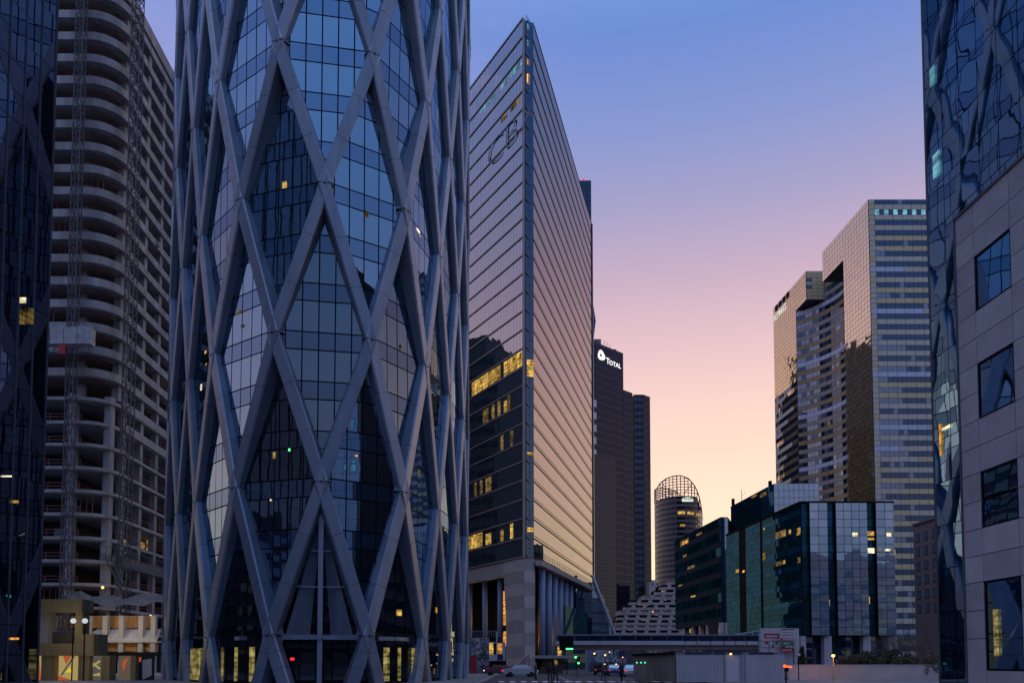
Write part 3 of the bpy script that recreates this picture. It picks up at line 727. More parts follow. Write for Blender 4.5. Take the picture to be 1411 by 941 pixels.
# ================================================================== 4 pointed tower
A = V(2.5, 163.7); dL = V(-12.6, 21.3).normalized(); B = A+dL*64
Cb = Ct = V(4.45, 164.85); D = V(24.9, 243.7)
zb = zat(721, 768, 163.7); ztA = zat(722, 22, 163.7); ztC = zat(731, 32, 164.7)
FLR = 3.86; nfl = int((ztC-zb)/FLR)
FLR = (ztC-zb)/nfl
px_t = thing('pointed_tower', 'tall sharp prowed glass tower with golden right facade and stone base', 'skyscraper', (2, 175, 0))
nL = V(dL.y, -dL.x); nL = -nL if nL.y > 0 else nL
dR = (D-Cb).normalized(); nR = V(dR.y, -dR.x); nR = -nR if nR.y > 0 else nR
mb = MB(); Bk = D+(B-A)*.62
def up(p, z): return V(p.x, p.y, z)
bot = [up(A, zb), up(Cb, zb), up(D, zb), up(Bk, zb), up(B, zb)]; top = [up(A, ztC-.3), up(Ct, ztC-.3), up(D, ztC-.3), up(Bk, ztC-.3), up(B, ztC-.3)]
for i in range(5): j = (i+1) % 5; mb.face([bot[i], bot[j], top[j], top[i]])
mb.face(top); mb.face(bot[::-1]); mb.build('wall', M['cbx_dark'], px_t)
nl = nfl+int((ztA-ztC)/FLR); LL = 64
us = steps(LL, [1.36])
mb = MB(); vs = [0]; 
for i in range(nl): vs += [(i*FLR+.45)/(nl*FLR), ((i+1)*FLR)/(nl*FLR)]
zt2 = zb+nl*FLR
panels(mb, up(B, zb), up(A, zb), up(B, zt2), up(A, zt2), us, vs, lambda i, j: 0 if j % 2 else None, .03, .10, .006)
mb.face([up(B, ztC-.3)-nL*.2, up(B, zt2)-nL*.2, up(A, zt2)-nL*.2, up(A, ztC-.3)-nL*.2], 1)
mb.face([up(B, ztC)+nL*.02, up(A, ztC)+nL*.02, up(A, zt2)+nL*.02, up(B, zt2)+nL*.02], 1)
mb.build('left_curtain_wall', [M['cbxL'], M['cbx_dark']], px_t)
mb = MB()
for i in range(nl+1): mb.beam(up(B, zb+i*FLR+.22)+nL*.16, up(A, zb+i*FLR+.22)+nL*.16, .26, .26, nL)
mb.beam(up(A, zb)+nL*.1+V(.05, 0), up(A, zt2)+nL*.1+V(.05, 0), .42, .42, nL)
mb.build('floor_edge_trim', M['cbx_line'], px_t)
mb = MB(); nS = V((Cb-A).y, -(Cb-A).x).normalized(); nS = -nS if nS.y > 0 else nS
vs = lin(nfl*2)
panels(mb, up(A, zb)+V(.3, .1), up(Cb, zb), up(A, ztC)+V(.3, .1), up(Ct, ztC), [0, .5, 1], vs, lambda i, j: 0, .03, .12, .004)
mb.build('prow_glazing', M['cbxS'], px_t)
mb = MB()
for i in range(nfl+1): mb.beam(up(A, zb+i*FLR+.7)+nS*.2+V(.3, 0), up(A, zb+i*FLR-.2)+V(1.2, .45)+nS*.2, .14, .1, nS)
mb.build('prow_trim', M['cbx_line'], px_t)
LR = (D-Cb).length; us = steps(LR, [1.36]); vs = [0]
for i in range(nfl): vs += [(i*FLR+.34)/(nfl*FLR), (i*FLR+.70)/(nfl*FLR), (i*FLR+.86)/(nfl*FLR), (i+1)/nfl]
mb = MB(); panels(mb, up(Cb, zb), up(D, zb), up(Ct, ztC), up(D, ztC), us, vs, lambda i, j: 0 if j % 4 in (1, 3) else None, .008, .10, .004)
mb.build('right_curtain_wall', M['cbxR'], px_t)
mb = MB()
for i in range(nfl+1):
    mb.beam(up(Cb.lerp(Ct, i/nfl), zb+i*FLR+.1)+nR*.15, up(D, zb+i*FLR+.1)+nR*.13, .10, .12, nR)
mb.build('floor_edge_fin', M['cbx_dark'], px_t)
mb = MB(); mb.beam(up(D, zb)+nR*.1, up(D, ztC)+nR*.1, .5, .6, nR); mb.build('corner_trim', M['navy'], px_t)
def rayz(px, py, P0, nn):
    u = (px-705.5)/F; v = (CY-py)/F; dd = V(u, cT-sT*v, sT+cT*v); t_ = (P0-V(0, 0, 0)).dot(nn)/(V(dd.x, dd.y).dot(nn)); return dd*t_+V(0, 0, EH)
def wall_lit(parent, P0, nn, px0, px1, pya, pyb, mat, name='lit_window', off=.2):
    """lit pane between two screen columns on the wall; pya/pyb = top and bottom rows at px0"""
    a = rayz(px0, pyb, P0, nn); b = rayz(px0, pya, P0, nn); c = rayz(px1, pya, P0, nn)
    c2 = V(c.x, c.y, b.z); d2 = V(c.x, c.y, a.z); mb = MB()
    mb.face([a+nn*off, d2+nn*off, c2+nn*off, b+nn*off]); return mb.build(name, mat, parent)
# lit rows on the left facade
def fl_row(px, py): return int((rayz(px, py, A, nL).z-zb)/FLR)
def lit_panel(row, u0, u1, mat, lo=.62, hi=.98):
    z0 = zb+row*FLR+lo*1.0; z1 = zb+(row+hi)*FLR-.1
    a = B.lerp(A, u0); b = B.lerp(A, u1); mb = MB()
    mb.face([up(a, z0)+nL*.14, up(b, z0)+nL*.14, up(b, z1)+nL*.14, up(a, z1)+nL*.14]); mb.build('lit_window', mat, px_t)
r1 = fl_row(716, 503); npn = 47
def run(row, x0, x1, prob, mat, lo=.62, hi=.98):
    uu = steps(LL, [1.36])
    for i in range(len(uu)-1):
        q = B.lerp(A, uu[i]); u = q.x/q.y; pxx = 705.5+u*F*.985
        if x0 <= pxx < x1 and random.random() < prob: lit_panel(row, uu[i]+.001, uu[i+1]-.001, mat, lo, hi)
run(r1, 648, 688, .95, M['lit_y']); run(r1, 692, 722, .95, M['lit_y'])
r2 = fl_row(700, 562); run(r2, 662, 695, .5, M['lit_y'], .62, .8); run(r2, 655, 700, .3, M['lit_dim'])
r3 = fl_row(700, 738); run(r3, 646, 663, 1, M['lit_y']); run(r3, 664, 698, .35, M['lit_y'], .62, .8); run(r3, 702, 707, 1, M['lit_y'])
r4 = fl_row(700, 650); run(r4, 650, 700, .15, M['lit_dim']); run(fl_row(700, 600), 650, 720, .1, M['lit_dim'])
run(fl_row(672, 322), 660, 675, .5, M['lit_dim']); run(nl-3, 655, 722, .55, M['lit_c'], 2.3, .9)
run(nl-5, 690, 722, .3, M['lit_dim'], 2.5, .95)
for (py0, py1, m_) in ((497, 519, 'lit_y'), (84, 91, 'lit_o'), (105, 116, 'lit_o'), (36, 42, 'lit_c'), (58, 66, 'lit_c'), (624, 627, 'lit_y'), (727, 733, 'lit_y')):
    p = pt(726, py1, 164.2); q = pt(735 if py0 > 400 else 730, py0, 164.6); mb = MB()
    mb.face([V(p.x, 163.85, p.z), V(q.x, 164.35, p.z), V(q.x, 164.35, q.z), V(p.x, 163.85, q.z)]); mb.build('lit_window', M[m_], px_t)
mb = MB(); p0 = rayz(672, 128, A, nL); tx = -dL
text_mesh(mb, 'CBX', V(p0.x, p0.y, zb+(nl-6.3)*FLR)+nL*.3, tx*1.55, V(0, 0, 1)*1.15, nL, 7.2, bold=-.17, depth=.05)
mb.build('lettering', solid('faint_letters', (.09, .10, .15), .5, .05), px_t)
# stone base
mb = MB(); z1 = zb-.05
Al = A+V(.25, .2)
def Lp(s): return A+dL*s
def Rp(s): return Cb+dR*s
w0 = 11.0
mb.prism([tuple(Lp(-.0)[:2]), tuple((Cb-V(.0, .0))[:2]), tuple((Rp(1.2))[:2]), tuple((Rp(1.2)+V(-6, 5))[:2]), tuple(Lp(6.3)[:2])], 0, z1)
mb.build('stone_pier', M['base'], px_t)
mb = MB()  # slanting pier edge towards the left opening and stone cladding in courses
for i in range(9):
    za, zc = i*z1/9+.03, (i+1)*z1/9-.03
    sa = 6.3+(za/z1)*2.3; sc_ = 6.3+(zc/z1)*2.3
    mb.face([up(Lp(sa), za)+nL*.05, up(Lp(0), za)+nL*.05, up(Lp(0), zc)+nL*.05, up(Lp(sc_), zc)+nL*.05], i % 2)
    mb.face([up(Cb, za)+nR*.0+nS*.05, up(A, za)+nS*.05, up(A, zc)+nS*.05, up(Cb, zc)+nS*.05][::-1], (i+1) % 2)
    mb.face([up(Rp(0), za)+nR*.05, up(Rp(1.2), za)+nR*.05, up(Rp(1.2), zc)+nR*.05, up(Rp(0), zc)+nR*.05], (i+1) % 2)
    mb.face([up(Lp(sa), za)+nL*.05, up(Lp(sc_), zc)+nL*.05, up(Lp(sc_), zc)-nL*3, up(Lp(sa), za)-nL*3], 1)
mb.build('stone_cladding', [M['base'], M['base2']], px_t)
mb = MB(); mb.beam(up(Lp(8), z1-1.6)-nL*.5, up(Lp(62), z1-1.6)-nL*.5, 3.1, 1.0, nL); mb.build('stone_lintel', M['base2'], px_t)
mb = MB(); mb.beam(up(Lp(6), z1*.5)-nL*9, up(Lp(60), z1*.5)-nL*9, z1, .4, nL); mb.build('lobby_wall', M['black'], px_t)
for s_ in (12.5, 19.5, 27, 35, 43):
    p = Lp(s_)-nL*1.5; mb = MB(); mb.tube(up(p, 0), up(p, z1-3), .62, 14); mb.build('column', M['colm'], px_t, smooth=True)
for (s0, s1, z0_, z1_, m_) in ((20.3, 25, 10.5, 17.5, 'lit_o'), (9.5, 25, 17.6, 18.6, 'lit_o'), (20, 24, 5.5, 9, 'lit_o'), (16.3, 17.2, 5, 8, 'lit_y')):
    mb = MB(); p, q = Lp(s0)-nL*8.6, Lp(s1)-nL*8.6; mb.face([up(q, z0_), up(p, z0_), up(p, z1_), up(q, z1_)]); mb.build('lit_window', M[m_], px_t)
mb = MB(); za = z1
mb.prism([tuple((Rp(0)+nR*.4)[:2]), tuple((Rp(58)+nR*.4)[:2]), tuple((Rp(58)+nR*3.0)[:2]), tuple((Rp(.6)+nR*1.6)[:2])], za-1.4, za-.3); mb.build('terrace_slab', M['base2'], px_t)
mb = MB()
for h in (.2, .8, 1.4): mb.beam(up(Rp(.5)+nR*1.6, za-.3+h), up(Rp(58)+nR*2.9, za-.3+h), .07, .07, nR)
for i in range(24): p = (Rp(.5)+nR*1.6).lerp(Rp(58)+nR*2.9, i/23); mb.beam(up(p, za-.3), up(p, za+1.1), .07, .07)
mb.build('terrace_railing', M['galv_dark'], px_t)
for i, s_ in enumerate((6.2, 13, 19.8, 26.6, 33.4, 40.2, 47)):
    p = Rp(s_)+nR*.4; mb = MB(); mb.tube(up(p, 0), up(p, za-1.4), .75, 14); mb.build('column', M['colm'], px_t, smooth=True)
mb = MB(); mb.beam(up(Rp(1.5), z1*.5)-nR*4.5, up(Rp(62), z1*.5)-nR*4.5, z1, .4, nR); mb.build('lobby_wall', M['black'], px_t)
for i, s_ in enumerate((3.5, 9.5, 16.5, 23)):
    p, q = Rp(s_)-nR*4.2, Rp(s_+3.2)-nR*4.2
    mb = MB(); mb.face([up(p, 4.5), up(q, 4.5), up(q, 12), up(p, 12)]); mb.build('lit_window', M['lit_o'], px_t)
a0, a1 = Rp(27), Rp(60); mb = MB(); hh = zat(773, 833, 190)
mb.prism([tuple((a0+nR*1.6)[:2]), tuple((a1+nR*1.6)[:2]), tuple((a1-nR*4)[:2]), tuple((a0-nR*4)[:2])], 0, hh); mb.build('green_glass_annex', M['tealgreen'], px_t)
mb = MB(); p, q = Rp(44)+nR*1.2, Rp(58)+nR*1.2; mb.prism([tuple(p[:2]), tuple(q[:2]), tuple((q-nR*3)[:2]), tuple((p-nR*3)[:2])], hh+.1, z1-2); mb.build('blue_glass_bay', M['navy'], px_t)
# side glass wing with raking strut
gw = thing('glass_wing', 'small glass wing with a raking steel strut, right of the pointed tower base', 'glass wing', (24, 226, 0))
mb = MB(); prof = [(816, 796), (821, 800), (839, 852), (839, 900), (816, 900)]
f_ = [pt(x, y, 227) for x, y in prof]; f_ = [V(p.x, 227, max(p.z, 0)) for p in f_]; b_ = [p+V(1.5, 6, 0) for p in f_]
mb.face(f_); mb.face(b_[::-1])
for i in range(5): j = (i+1) % 5; mb.face([f_[i], b_[i], b_[j], f_[j]])
mb.build('glazing', M['silver'], gw)
mb = MB(); mb.tube(pt(816, 792, 226), pt(850, 880, 224), .45, 8); mb.build('raking_strut', M['paint_grey'], gw)
mb = MB()
for y in (812, 824, 843, 858, 870):
    a, b = pt(816, y, 226.9), pt(min(839, 823+(y-806)*.36), y+1, 226.9); mb.beam(a, b, .25, .2)
mb.build('glazing_bars', M['cbx_dark'], gw)
# ================================================================== 5 dark slab behind
ds = thing('dark_slab_tower', 'narrow navy glass tower peeking out behind the right edge of the pointed tower', 'skyscraper', (30, 330, 0))
a = pt(796, 249, 330); b = pt(814.5, 249, 330)
mb = MB(); mb.box(a.x-18, b.x, 330, 350, 0, a.z); mb.build('wall', M['black'], ds)
mb = MB(); panels(mb, V(a.x-18, 330, 0), V(b.x, 330, 0), V(a.x-18, 330, a.z), V(b.x, 330, a.z), lin(12), lin(int(a.z/2.2)), lambda i, j: 0, .04, .1, .004); mb.build('curtain_wall', M['navy'], ds)
mb = MB(); pr = [pt(x, y, 332) for x, y in ((814, 398), (821, 442), (817, 476), (814, 476))]; bk = [p+V(0, 12, 0) for p in pr]
mb.face(pr[::-1]); mb.face(bk)
for i in range(4): j = (i+1) % 4; mb.face([pr[i], pr[j], bk[j], bk[i]])
mb.build('angled_bay', M['navy'], ds)
mb = MB(); p = pt(804.5, 248, 329.5); mb.ball(p+V(0, .5, .5), .45, 8); mb.build('beacon', M['red_sig'], ds)
# ================================================================== 6 stepped slate tower with sign
st = thing('stepped_slate_tower', 'dark slate stepped tower with a glowing white round logo and TOTAL lettering', 'skyscraper', (70, 440, 0))
td = V(1.1, 1).normalized(); nT = V(td.y, -td.x)
def onray(px, py, P0, t_):       # point of the line P0 + s*t seen at px (height row py)
    u = (px-705.5)/F; v = (CY-py)/F; y = cT-sT*v; r = u/y
    s = (r*P0.y-P0.x)/(t_.x-r*t_.y); return P0+t_*s
p0 = pt(817, 470, 420); P0 = V(p0.x, 420); zt = p0.z
P1 = onray(858.5, 487, P0, td); P2 = onray(871.5, 543, P0, td)
z2 = zat(858, 537, P1.y)
Pm = P0-td*22
mb = MB()
def solid_on(mb, a, b, z0, z1, dep, m=0): mb.prism([tuple(a[:2]), tuple(b[:2]), tuple((b-nT*dep)[:2]), tuple((a-nT*dep)[:2])], z0, z1, m)
solid_on(mb, Pm, P1, 0, zt, 28); mb.build('wall', M['black'], st)
mb = MB(); solid_on(mb, P1, P2, 0, z2, 26); P3 = V(P2.x+2.2, P2.y+1)
mb.build('lower_wall', M['black'], st)
FT = 3.9
def band(p, q, z0, z1, name, ma, mb_, nu=None, fl=FT, lo=.55):
    mbb = MB(); H = z1-z0; n_ = max(1, int(H/fl)); vs = [0]
    for i in range(n_): vs += [(i+lo)/n_, (i+1)/n_]
    L_ = (q-p).length; us = steps(L_, [2.0])
    panels(mbb, up(p, z0), up(q, z0), up(p, z1), up(q, z1), us, vs, lambda i, j: j % 2, .07, .12, .006)
    mbb.build(name, [ma, mb_], st)
band(Pm, P1, 0, zt, 'banded_facade', M['total'], M['total2']); band(P1+td*.1, P2, 0, z2, 'lower_banded_facade', M['total'], M['total2'])
# right hand bay: slot, frontal face, angled face
r_ = .1505; Pa = onray(873.5, 543, V(P2.x, P2.y+3), V(1, 0)); Pb = onray(886.5, 543, Pa, V(1, 0.02)); Pc = onray(895.5, 547, Pb, td)
z3 = zat(872, 543.5, Pa.y)
mb = MB(); mb.prism([tuple(Pa[:2]), tuple(Pb[:2]), tuple(Pc[:2]), (Pc.x-6, Pc.y+22), (Pa.x-2, Pa.y+22)], 0, z3); mb.build('bay_wall', M['black'], st)
band(Pa, Pb, 0, z3, 'bay_facade', M['navy'], M['total2']); band(Pb, Pc, 0, z3, 'bay_side_facade', M['total'], M['total2'])
Q0 = onray(818, 560, P0+nT*3, td); Q1 = onray(848, 640, P0+nT*3, td); z4 = zat(848, 633, Q1.y)  # bay shape added to stand for a lighter reflection low in the slate facade
mb = MB(); solid_on(mb, Q0, Q1, 0, z4, 3.1); mb.build('reflection_bay_wall', M['black'], st)
band(Q0, Q1, 0, z4, 'reflection_bay', M['total3'], M['total3'])
mb = MB(); c = onray(828, 490, P0, td); zc = zat(828, 490, c.y); cc_ = up(c, zc)+nT*.35
ring = []; n_ = 24
for i in range(n_):
    an = 2*math.pi*i/n_; ri = 2.55*(1+.10*math.cos(3*an+1)); ring.append(cc_+td*ri*math.cos(an)*1.15+V(0, 0, 1)*ri*math.sin(an)*1.08)
inner = [cc_ + (p-cc_)*.3+td*-.35 for p in ring]
for i in range(n_): j = (i+1) % n_; mb.face([ring[i], ring[j], inner[j], inner[i]])
mb.build('round_logo', M['sign_w'], st)
mb = MB(); c = onray(834.5, 497, P0, td); zc = zat(834.5, 500.5, c.y)
w1 = text_mesh(mb, 'T', up(c, zc), td*1.05, V(0, 0, 1), nT, 4.6, bold=.08, depth=.35)
text_mesh(mb, 'OTAL', up(c, zc)+td*(w1*1.05-.35), td*1.08, V(0, 0, 1), nT, 3.5, bold=.09, depth=.35); mb.build('lettering', M['sign_w'], st)
for px, py, w_ in ((822, 470, 2.2), (846, 482, 1.2), (834, 476, .5)):
    c = onray(px, py, P0-nT*3, td); mb = MB(); mb.box(c.x-w_, c.x+w_, c.y-w_, c.y+w_, zt, zt+w_*1.3); mb.build('roof_plant', M['conc_brown'], st)
mb = MB()
for px, h in ((831, 4), (835, 3.5), (839, 3)): c = onray(px, 476, P0-nT*2, td); mb.beam(up(c, zt), up(c, zt+h)+V(.8, 0, 0), .2, .2)
mb.build('roof_antenna', M['black'], st)
for i in range(20):
    c = onray(819.5, 560+i*17, P0-td*0+nT*.4, td); z = zat(819.5, 556+i*17, c.y)
    mb = MB(); mb.obox(up(c, z)+nT*.3, td*1.0, nT*.05, V(0, 0, 1.9)); mb.build('end_window', M['eq_pale'], st)
# ================================================================== 7 round tower with open crown
cr_ = thing('crowned_round_tower', 'rounded office tower with an open steel lattice crown and small glowing sign', 'skyscraper', (118, 560, 0))
Yc = 560; xl, xr = pt(911, 750, Yc).x, pt(977, 750, Yc).x; cx = (xl+xr)/2; rx = (xr-xl)/2; ry = 22
crown = [(911, 668), (914, 661), (921, 656.5), (931, 654.5), (940, 655), (950, 659), (960, 669), (967, 681), (972, 695), (977, 716)]
def ctop(x):
    pxx = 911+(x-xl)/(xr-xl)*66
    for (a, ya), (b, yb) in zip(crown, crown[1:]):
        if a <= pxx <= b: return zat(940, ya+(yb-ya)*(pxx-a)/(b-a), Yc)
    return zat(940, 668 if pxx < 940 else 716, Yc)
zbody = zat(940, 683, Yc)
def btop(x): return min(zbody if x < cx+rx*.62 else zat(940, 700, Yc), ctop(x)-.2)
NR = 40; ring = [(cx+rx*math.cos(2*math.pi*i/NR), Yc+ry+ry*math.sin(2*math.pi*i/NR)) for i in range(NR)]
mb = MB()
for i in range(NR):
    p, q = ring[i], ring[(i+1) % NR]
    mb.face([V(*p, 0), V(*q, 0), V(*q, btop(q[0])), V(*p, btop(p[0]))])
mb.face([V(p[0], p[1], btop(p[0])-.1) for p in ring]); mb.build('wall', M['black'], cr_)
mb = MB()
for i in range(NR):
    p, q = ring[i], ring[(i+1) % NR]; zt_ = min(btop(p[0]), btop(q[0])); nfl_ = int(zt_/3.7)
    vs = [0]
    for k in range(nfl_): vs += [(k+.5)/nfl_, (k+1)/nfl_]
    panels(mb, V(*p, 0), V(*q, 0), V(*p, zt_), V(*q, zt_), [0, 1], vs, lambda a_, j: j % 2, .05, .15, .01)
mb.build('banded_facade', [solid('mauve_spandrel', (.12, .08, .065), .4, .1, spec=.6), M['total2']], cr_)
mb = MB()
for i in range(0, NR):
    p = ring[i]; q = ring[(i+1) % NR]
    mb.beam(V(*p, btop(p[0])), V(*p, ctop(p[0])), .95 if i % 4 == 0 else .5, .5)
    mb.beam(V(*p, ctop(p[0])), V(*q, ctop(q[0])), .55, .55)
    z = zbody+2.4
    while z < zat(940, 655, Yc):
        if z < ctop(p[0]) and z < ctop(q[0]): mb.beam(V(*p, z), V(*q, z), .35, .4)
        z += 2.0
for i in range(0, NR, 4):
    p = ring[i]; mb.beam(V(p[0], p[1], ctop(p[0])-2), V(cx, Yc+ry, zbody+1), .3, .3)
mb.build('steel_crown', M['crown'], cr_)
mb = MB(); p = pt(947, 688, Yc+.2); 
for i in range(16):
    a0, a1 = math.pi*i/16, math.pi*(i+1)/16
    mb.face([p+V(-4, -1, -1.6), p+V(4, -1, -1.6), p+V(4*math.cos(a0), -1, 1.9*math.sin(a0)-.4), p+V(4*math.cos(a1), -1, 1.9*math.sin(a1)-.4)]) if i == 0 else mb.face([p+V(0, -1, -.4), p+V(4*math.cos(a0), -1, 1.9*math.sin(a0)-.4), p+V(4*math.cos(a1), -1, 1.9*math.sin(a1)-.4)])
mb.face([p+V(-4, -1.05, -1.7), p+V(4, -1.05, -1.7), p+V(4, -1.05, -.4), p+V(-4, -1.05, -.4)]); mb.build('glowing_sign', M['sign_pale'], cr_)
mb = MB(); 
for i in range(4): mb.box(p.x-2.6+i*1.5, p.x-1.7+i*1.5, p.y-1.5, p.y-1.2, p.z-.1, p.z+.7)
mb.build('sign_marks', M['black'], cr_)
for (px0, px1, py0, py1, m_) in ((934, 944, 704, 708, 'lit_y'), (947, 957, 704.5, 708.5, 'lit_y'), (960, 968, 705.5, 709.5, 'lit_y'), (937, 944, 722, 725, 'lit_y'), (959, 965, 722, 725, 'lit_dim')):
    a, b = pt(px0, py0, Yc), pt(px1, py1, Yc)
    def yon(x): return Yc+ry-ry*math.sqrt(max(0, 1-((x-cx)/rx)**2))-.5
    mb = MB(); mb.face([V(a.x, yon(a.x), b.z), V(b.x, yon(b.x), b.z), V(b.x, yon(b.x), a.z), V(a.x, yon(a.x), a.z)]); mb.build('lit_window', M[m_], cr_)
# ================================================================== 8 terraced flats
tf = thing('terraced_apartment_block', 'pale terraced apartment block stepping up to the right, with orange lit windows', 'apartment building', (75, 360, 0))
Yt = 360
tiers = [(798, 921), (805, 910), (812, 903), (819, 886), (826, 868), (833, 860), (840, 852), (847, 850), (854, 848), (861, 847), (868, 846), (875, 846), (882, 846), (889, 846)]
for i, (py, px) in enumerate(tiers):
    Y_ = Yt-i*1.3; a = pt(px, py, Y_); zt_ = a.z; zb_ = pt(px, py+7, Y_).z; xr_ = pt(948, py, Y_).x
    mb = MB(); mb.box(a.x+.6, xr_, Y_+1.6, Y_+16, zb_, zt_-.02)
    mb.build('wall', M['black'] if i % 3 else M['brick'], tf)
    mb = MB(); x = a.x
    pol = [(a.x, Y_+4), (a.x, Y_+.8), (a.x+.9, Y_), (xr_, Y_), (xr_, Y_+4)]
    mb.prism(pol, zb_+.05, zb_+1.15); 
    for k in range(6): xx = a.x+3.5+k*5; mb.box(xx, xx+1.6, Y_+.9, Y_+2, zb_+1.1, zt_-.05) if xx < xr_-2 else None
    mb.build('balcony', M['resid'], tf)
for (px, py) in ((880, 832), (885, 832), (890, 832), (897, 841), (884, 852), (889, 852), (867, 866), (915, 824), (918, 834), (908, 852), (903, 846), (912, 813)):
    a, b = pt(px, py, Yt-11), pt(px+3.6, py+2.6, Yt-11); mb = MB(); i = int((py-798)/7); Y_ = Yt-i*1.3+1.4
    a, b = pt(px, py, Y_), pt(px+3.6, py+2.6, Y_); mb.face([V(a.x, Y_, b.z), V(b.x, Y_, b.z), V(b.x, Y_, a.z), V(a.x, Y_, a.z)]); mb.build('lit_window', M['lit_o'], tf)
bh = thing('beige_block', 'small beige block behind the top of the terraced flats', 'building', (88, 420, 0))
a, b = pt(894, 802, 430), pt(908, 860, 430); mb = MB(); mb.box(a.x, b.x, 430, 440, 0, a.z); mb.box(a.x+2, a.x+4, 431, 434, a.z, a.z+1.4); mb.build('wall', M['resid'], bh)
mb = MB(); panels(mb, V(a.x, 430, 0), V(b.x, 430, 0), V(a.x, 430, a.z), V(b.x, 430, a.z), lin(4), lin(20), lambda i, j: 0 if j % 2 and i % 2 else None, .3, .05); mb.build('window_bands', M['eq_win'], bh)
# ================================================================== 9 golden gateway tower
et = thing('gold_grid_tower', 'large notched office tower with gold mirror sides and grey and sand banded front', 'skyscraper', (135, 300, 0))
X0, Y0 = 120.3, 262.0
def Pl(s, ins=0): return V(X0-.058*s+ins, Y0+s)
ZE = zat(1196, 275, 262); ZO = zat(1161.6, 358.7, 280.2)
s1, s2, s3, s4, s5 = 18.2, 34.8, 49.4, 59.4, 83.2
arc = [Pl(s1+(s4-s1)*i/16, 9.5*math.sin(math.pi*i/16)**.8) for i in range(17)]
xr_ = 152
mb = MB(); poly = [tuple(Pl(0)[:2]), (xr_, Y0), (xr_, Y0+s5), tuple(Pl(s5)[:2])] + [tuple(p[:2]) for p in reversed(arc)]
mb.prism(poly, 0, ZE-.15); mb.build('wall', M['eq_dark'], et)
mb = MB()
for (sa, sb, i0, i1) in ((s1, s2, 0, 7), (s3, s4, 12, 16)):
    mb = MB(); q = [tuple(Pl(sa)[:2]), tuple(Pl(sb)[:2]), tuple((Pl(sb)+V(11, 0))[:2]), tuple((Pl(sa)+V(11, 0))[:2])]; mb.prism(q, ZO, ZE-.16); mb.build('overhang_soffit', M['soffit'], et)
FE = 3.6
def floors(z0, z1): n_ = int(round((z1-z0)/FE)); return n_
# front: each floor a window band and a spandrel band
Lf = xr_-X0; nf_ = floors(0, ZE); us = steps(Lf, [2.0]+[3.14]*20)
spb = MB(); col_run = {}
def spm(i, j):
    if j % 2: return None
    fl_ = j//2; key = fl_
    if key not in col_run: col_run[key] = (random.randint(0, 9), random.random())
    br, rr_ = col_run[key]
    yel = 1 if fl_ < 20 else (1 if rr_ < .3 else 0)
    if rr_ > .88 and i < br: return 2
    if fl_ < 20 and (i > br) and rr_ < .6: return 0
    if i == 0: return 0 if rr_ < .5 else 1
    if rr_ < .25: return 1 if i > br-4 else 0
    return yel
vs = [k/(2*nf_) for k in range(2*nf_+1)]
panels(spb, V(X0, Y0, 0), V(xr_, Y0, 0), V(X0, Y0, ZE), V(xr_, Y0, ZE), us, vs, spm, .06, .12, .004)
panels(spb, V(X0, Y0, 0), V(X0+2, Y0, 0), V(X0, Y0, ZE), V(X0+2, Y0, ZE), [0, 1], vs, lambda i, j: 0 if j % 2 else None, .06, .12, .004)
spb.build('spandrel_panels', [M['eq_grey'], M['eq_yel'], M['eq_pale']], et)
us2 = steps(Lf-2, [1.57])
for k in range(nf_):
    wb = MB(); lightrun = random.randint(0, 6); mode = random.random(); z0_, z1_ = (2*k+1)*ZE/(2*nf_), (2*k+2)*ZE/(2*nf_)
    panels(wb, V(X0+2, Y0, z0_), V(xr_, Y0, z0_), V(X0+2, Y0, z1_), V(xr_, Y0, z1_), us2, [0, 1], lambda i, j: 1 if (mode < .45 and i < lightrun or random.random() < .06) else (2 if k == nf_-2 and i % 2 == 0 and i < 12 else 0), .05, .08, .008)
    wb.build('window_band', [M['eq_win'], M['eq_win2'], M['lit_c']], et)
# gold left faces
def gold(sa, sb, z0, z1, m=0, name='gold_mirror_facade'):
    mbb = MB(); L_ = (sb-sa); us = steps(L_, [2.05]); n_ = max(1, int((z1-z0)/1.8)); vs = lin(n_)
    panels(mbb, up(Pl(sb), z0), up(Pl(sa), z0), up(Pl(sb), z1), up(Pl(sa), z1), us, vs, lambda i, j: m, .07, .12, .012); mbb.build(name, [M['gold'], M['gold2'], M['eq_yel']], et)
gold(0, s1, 0, ZE); gold(s1, s2, ZO, ZE, 0, 'gold_mirror_overhang'); gold(s3, s4, ZO, ZE, 1, 'gold_mirror_overhang')
zlow = zat(1080, 534, 330)
gold(s4, s5, zlow, ZE, 1)
mbb = MB(); n_ = int(zlow/1.8)
panels(mbb, up(Pl(s5), 0), up(Pl(s4), 0), up(Pl(s5), zlow), up(Pl(s4), zlow), lin(12), lin(n_), lambda i, j: (0 if j % 2 else (2 if (i < (j*7) % 11) else 1)), .06, .12, .008)
mbb.build('lower_side_facade', [M['eq_win'], M['gold2'], M['eq_grey']], et)
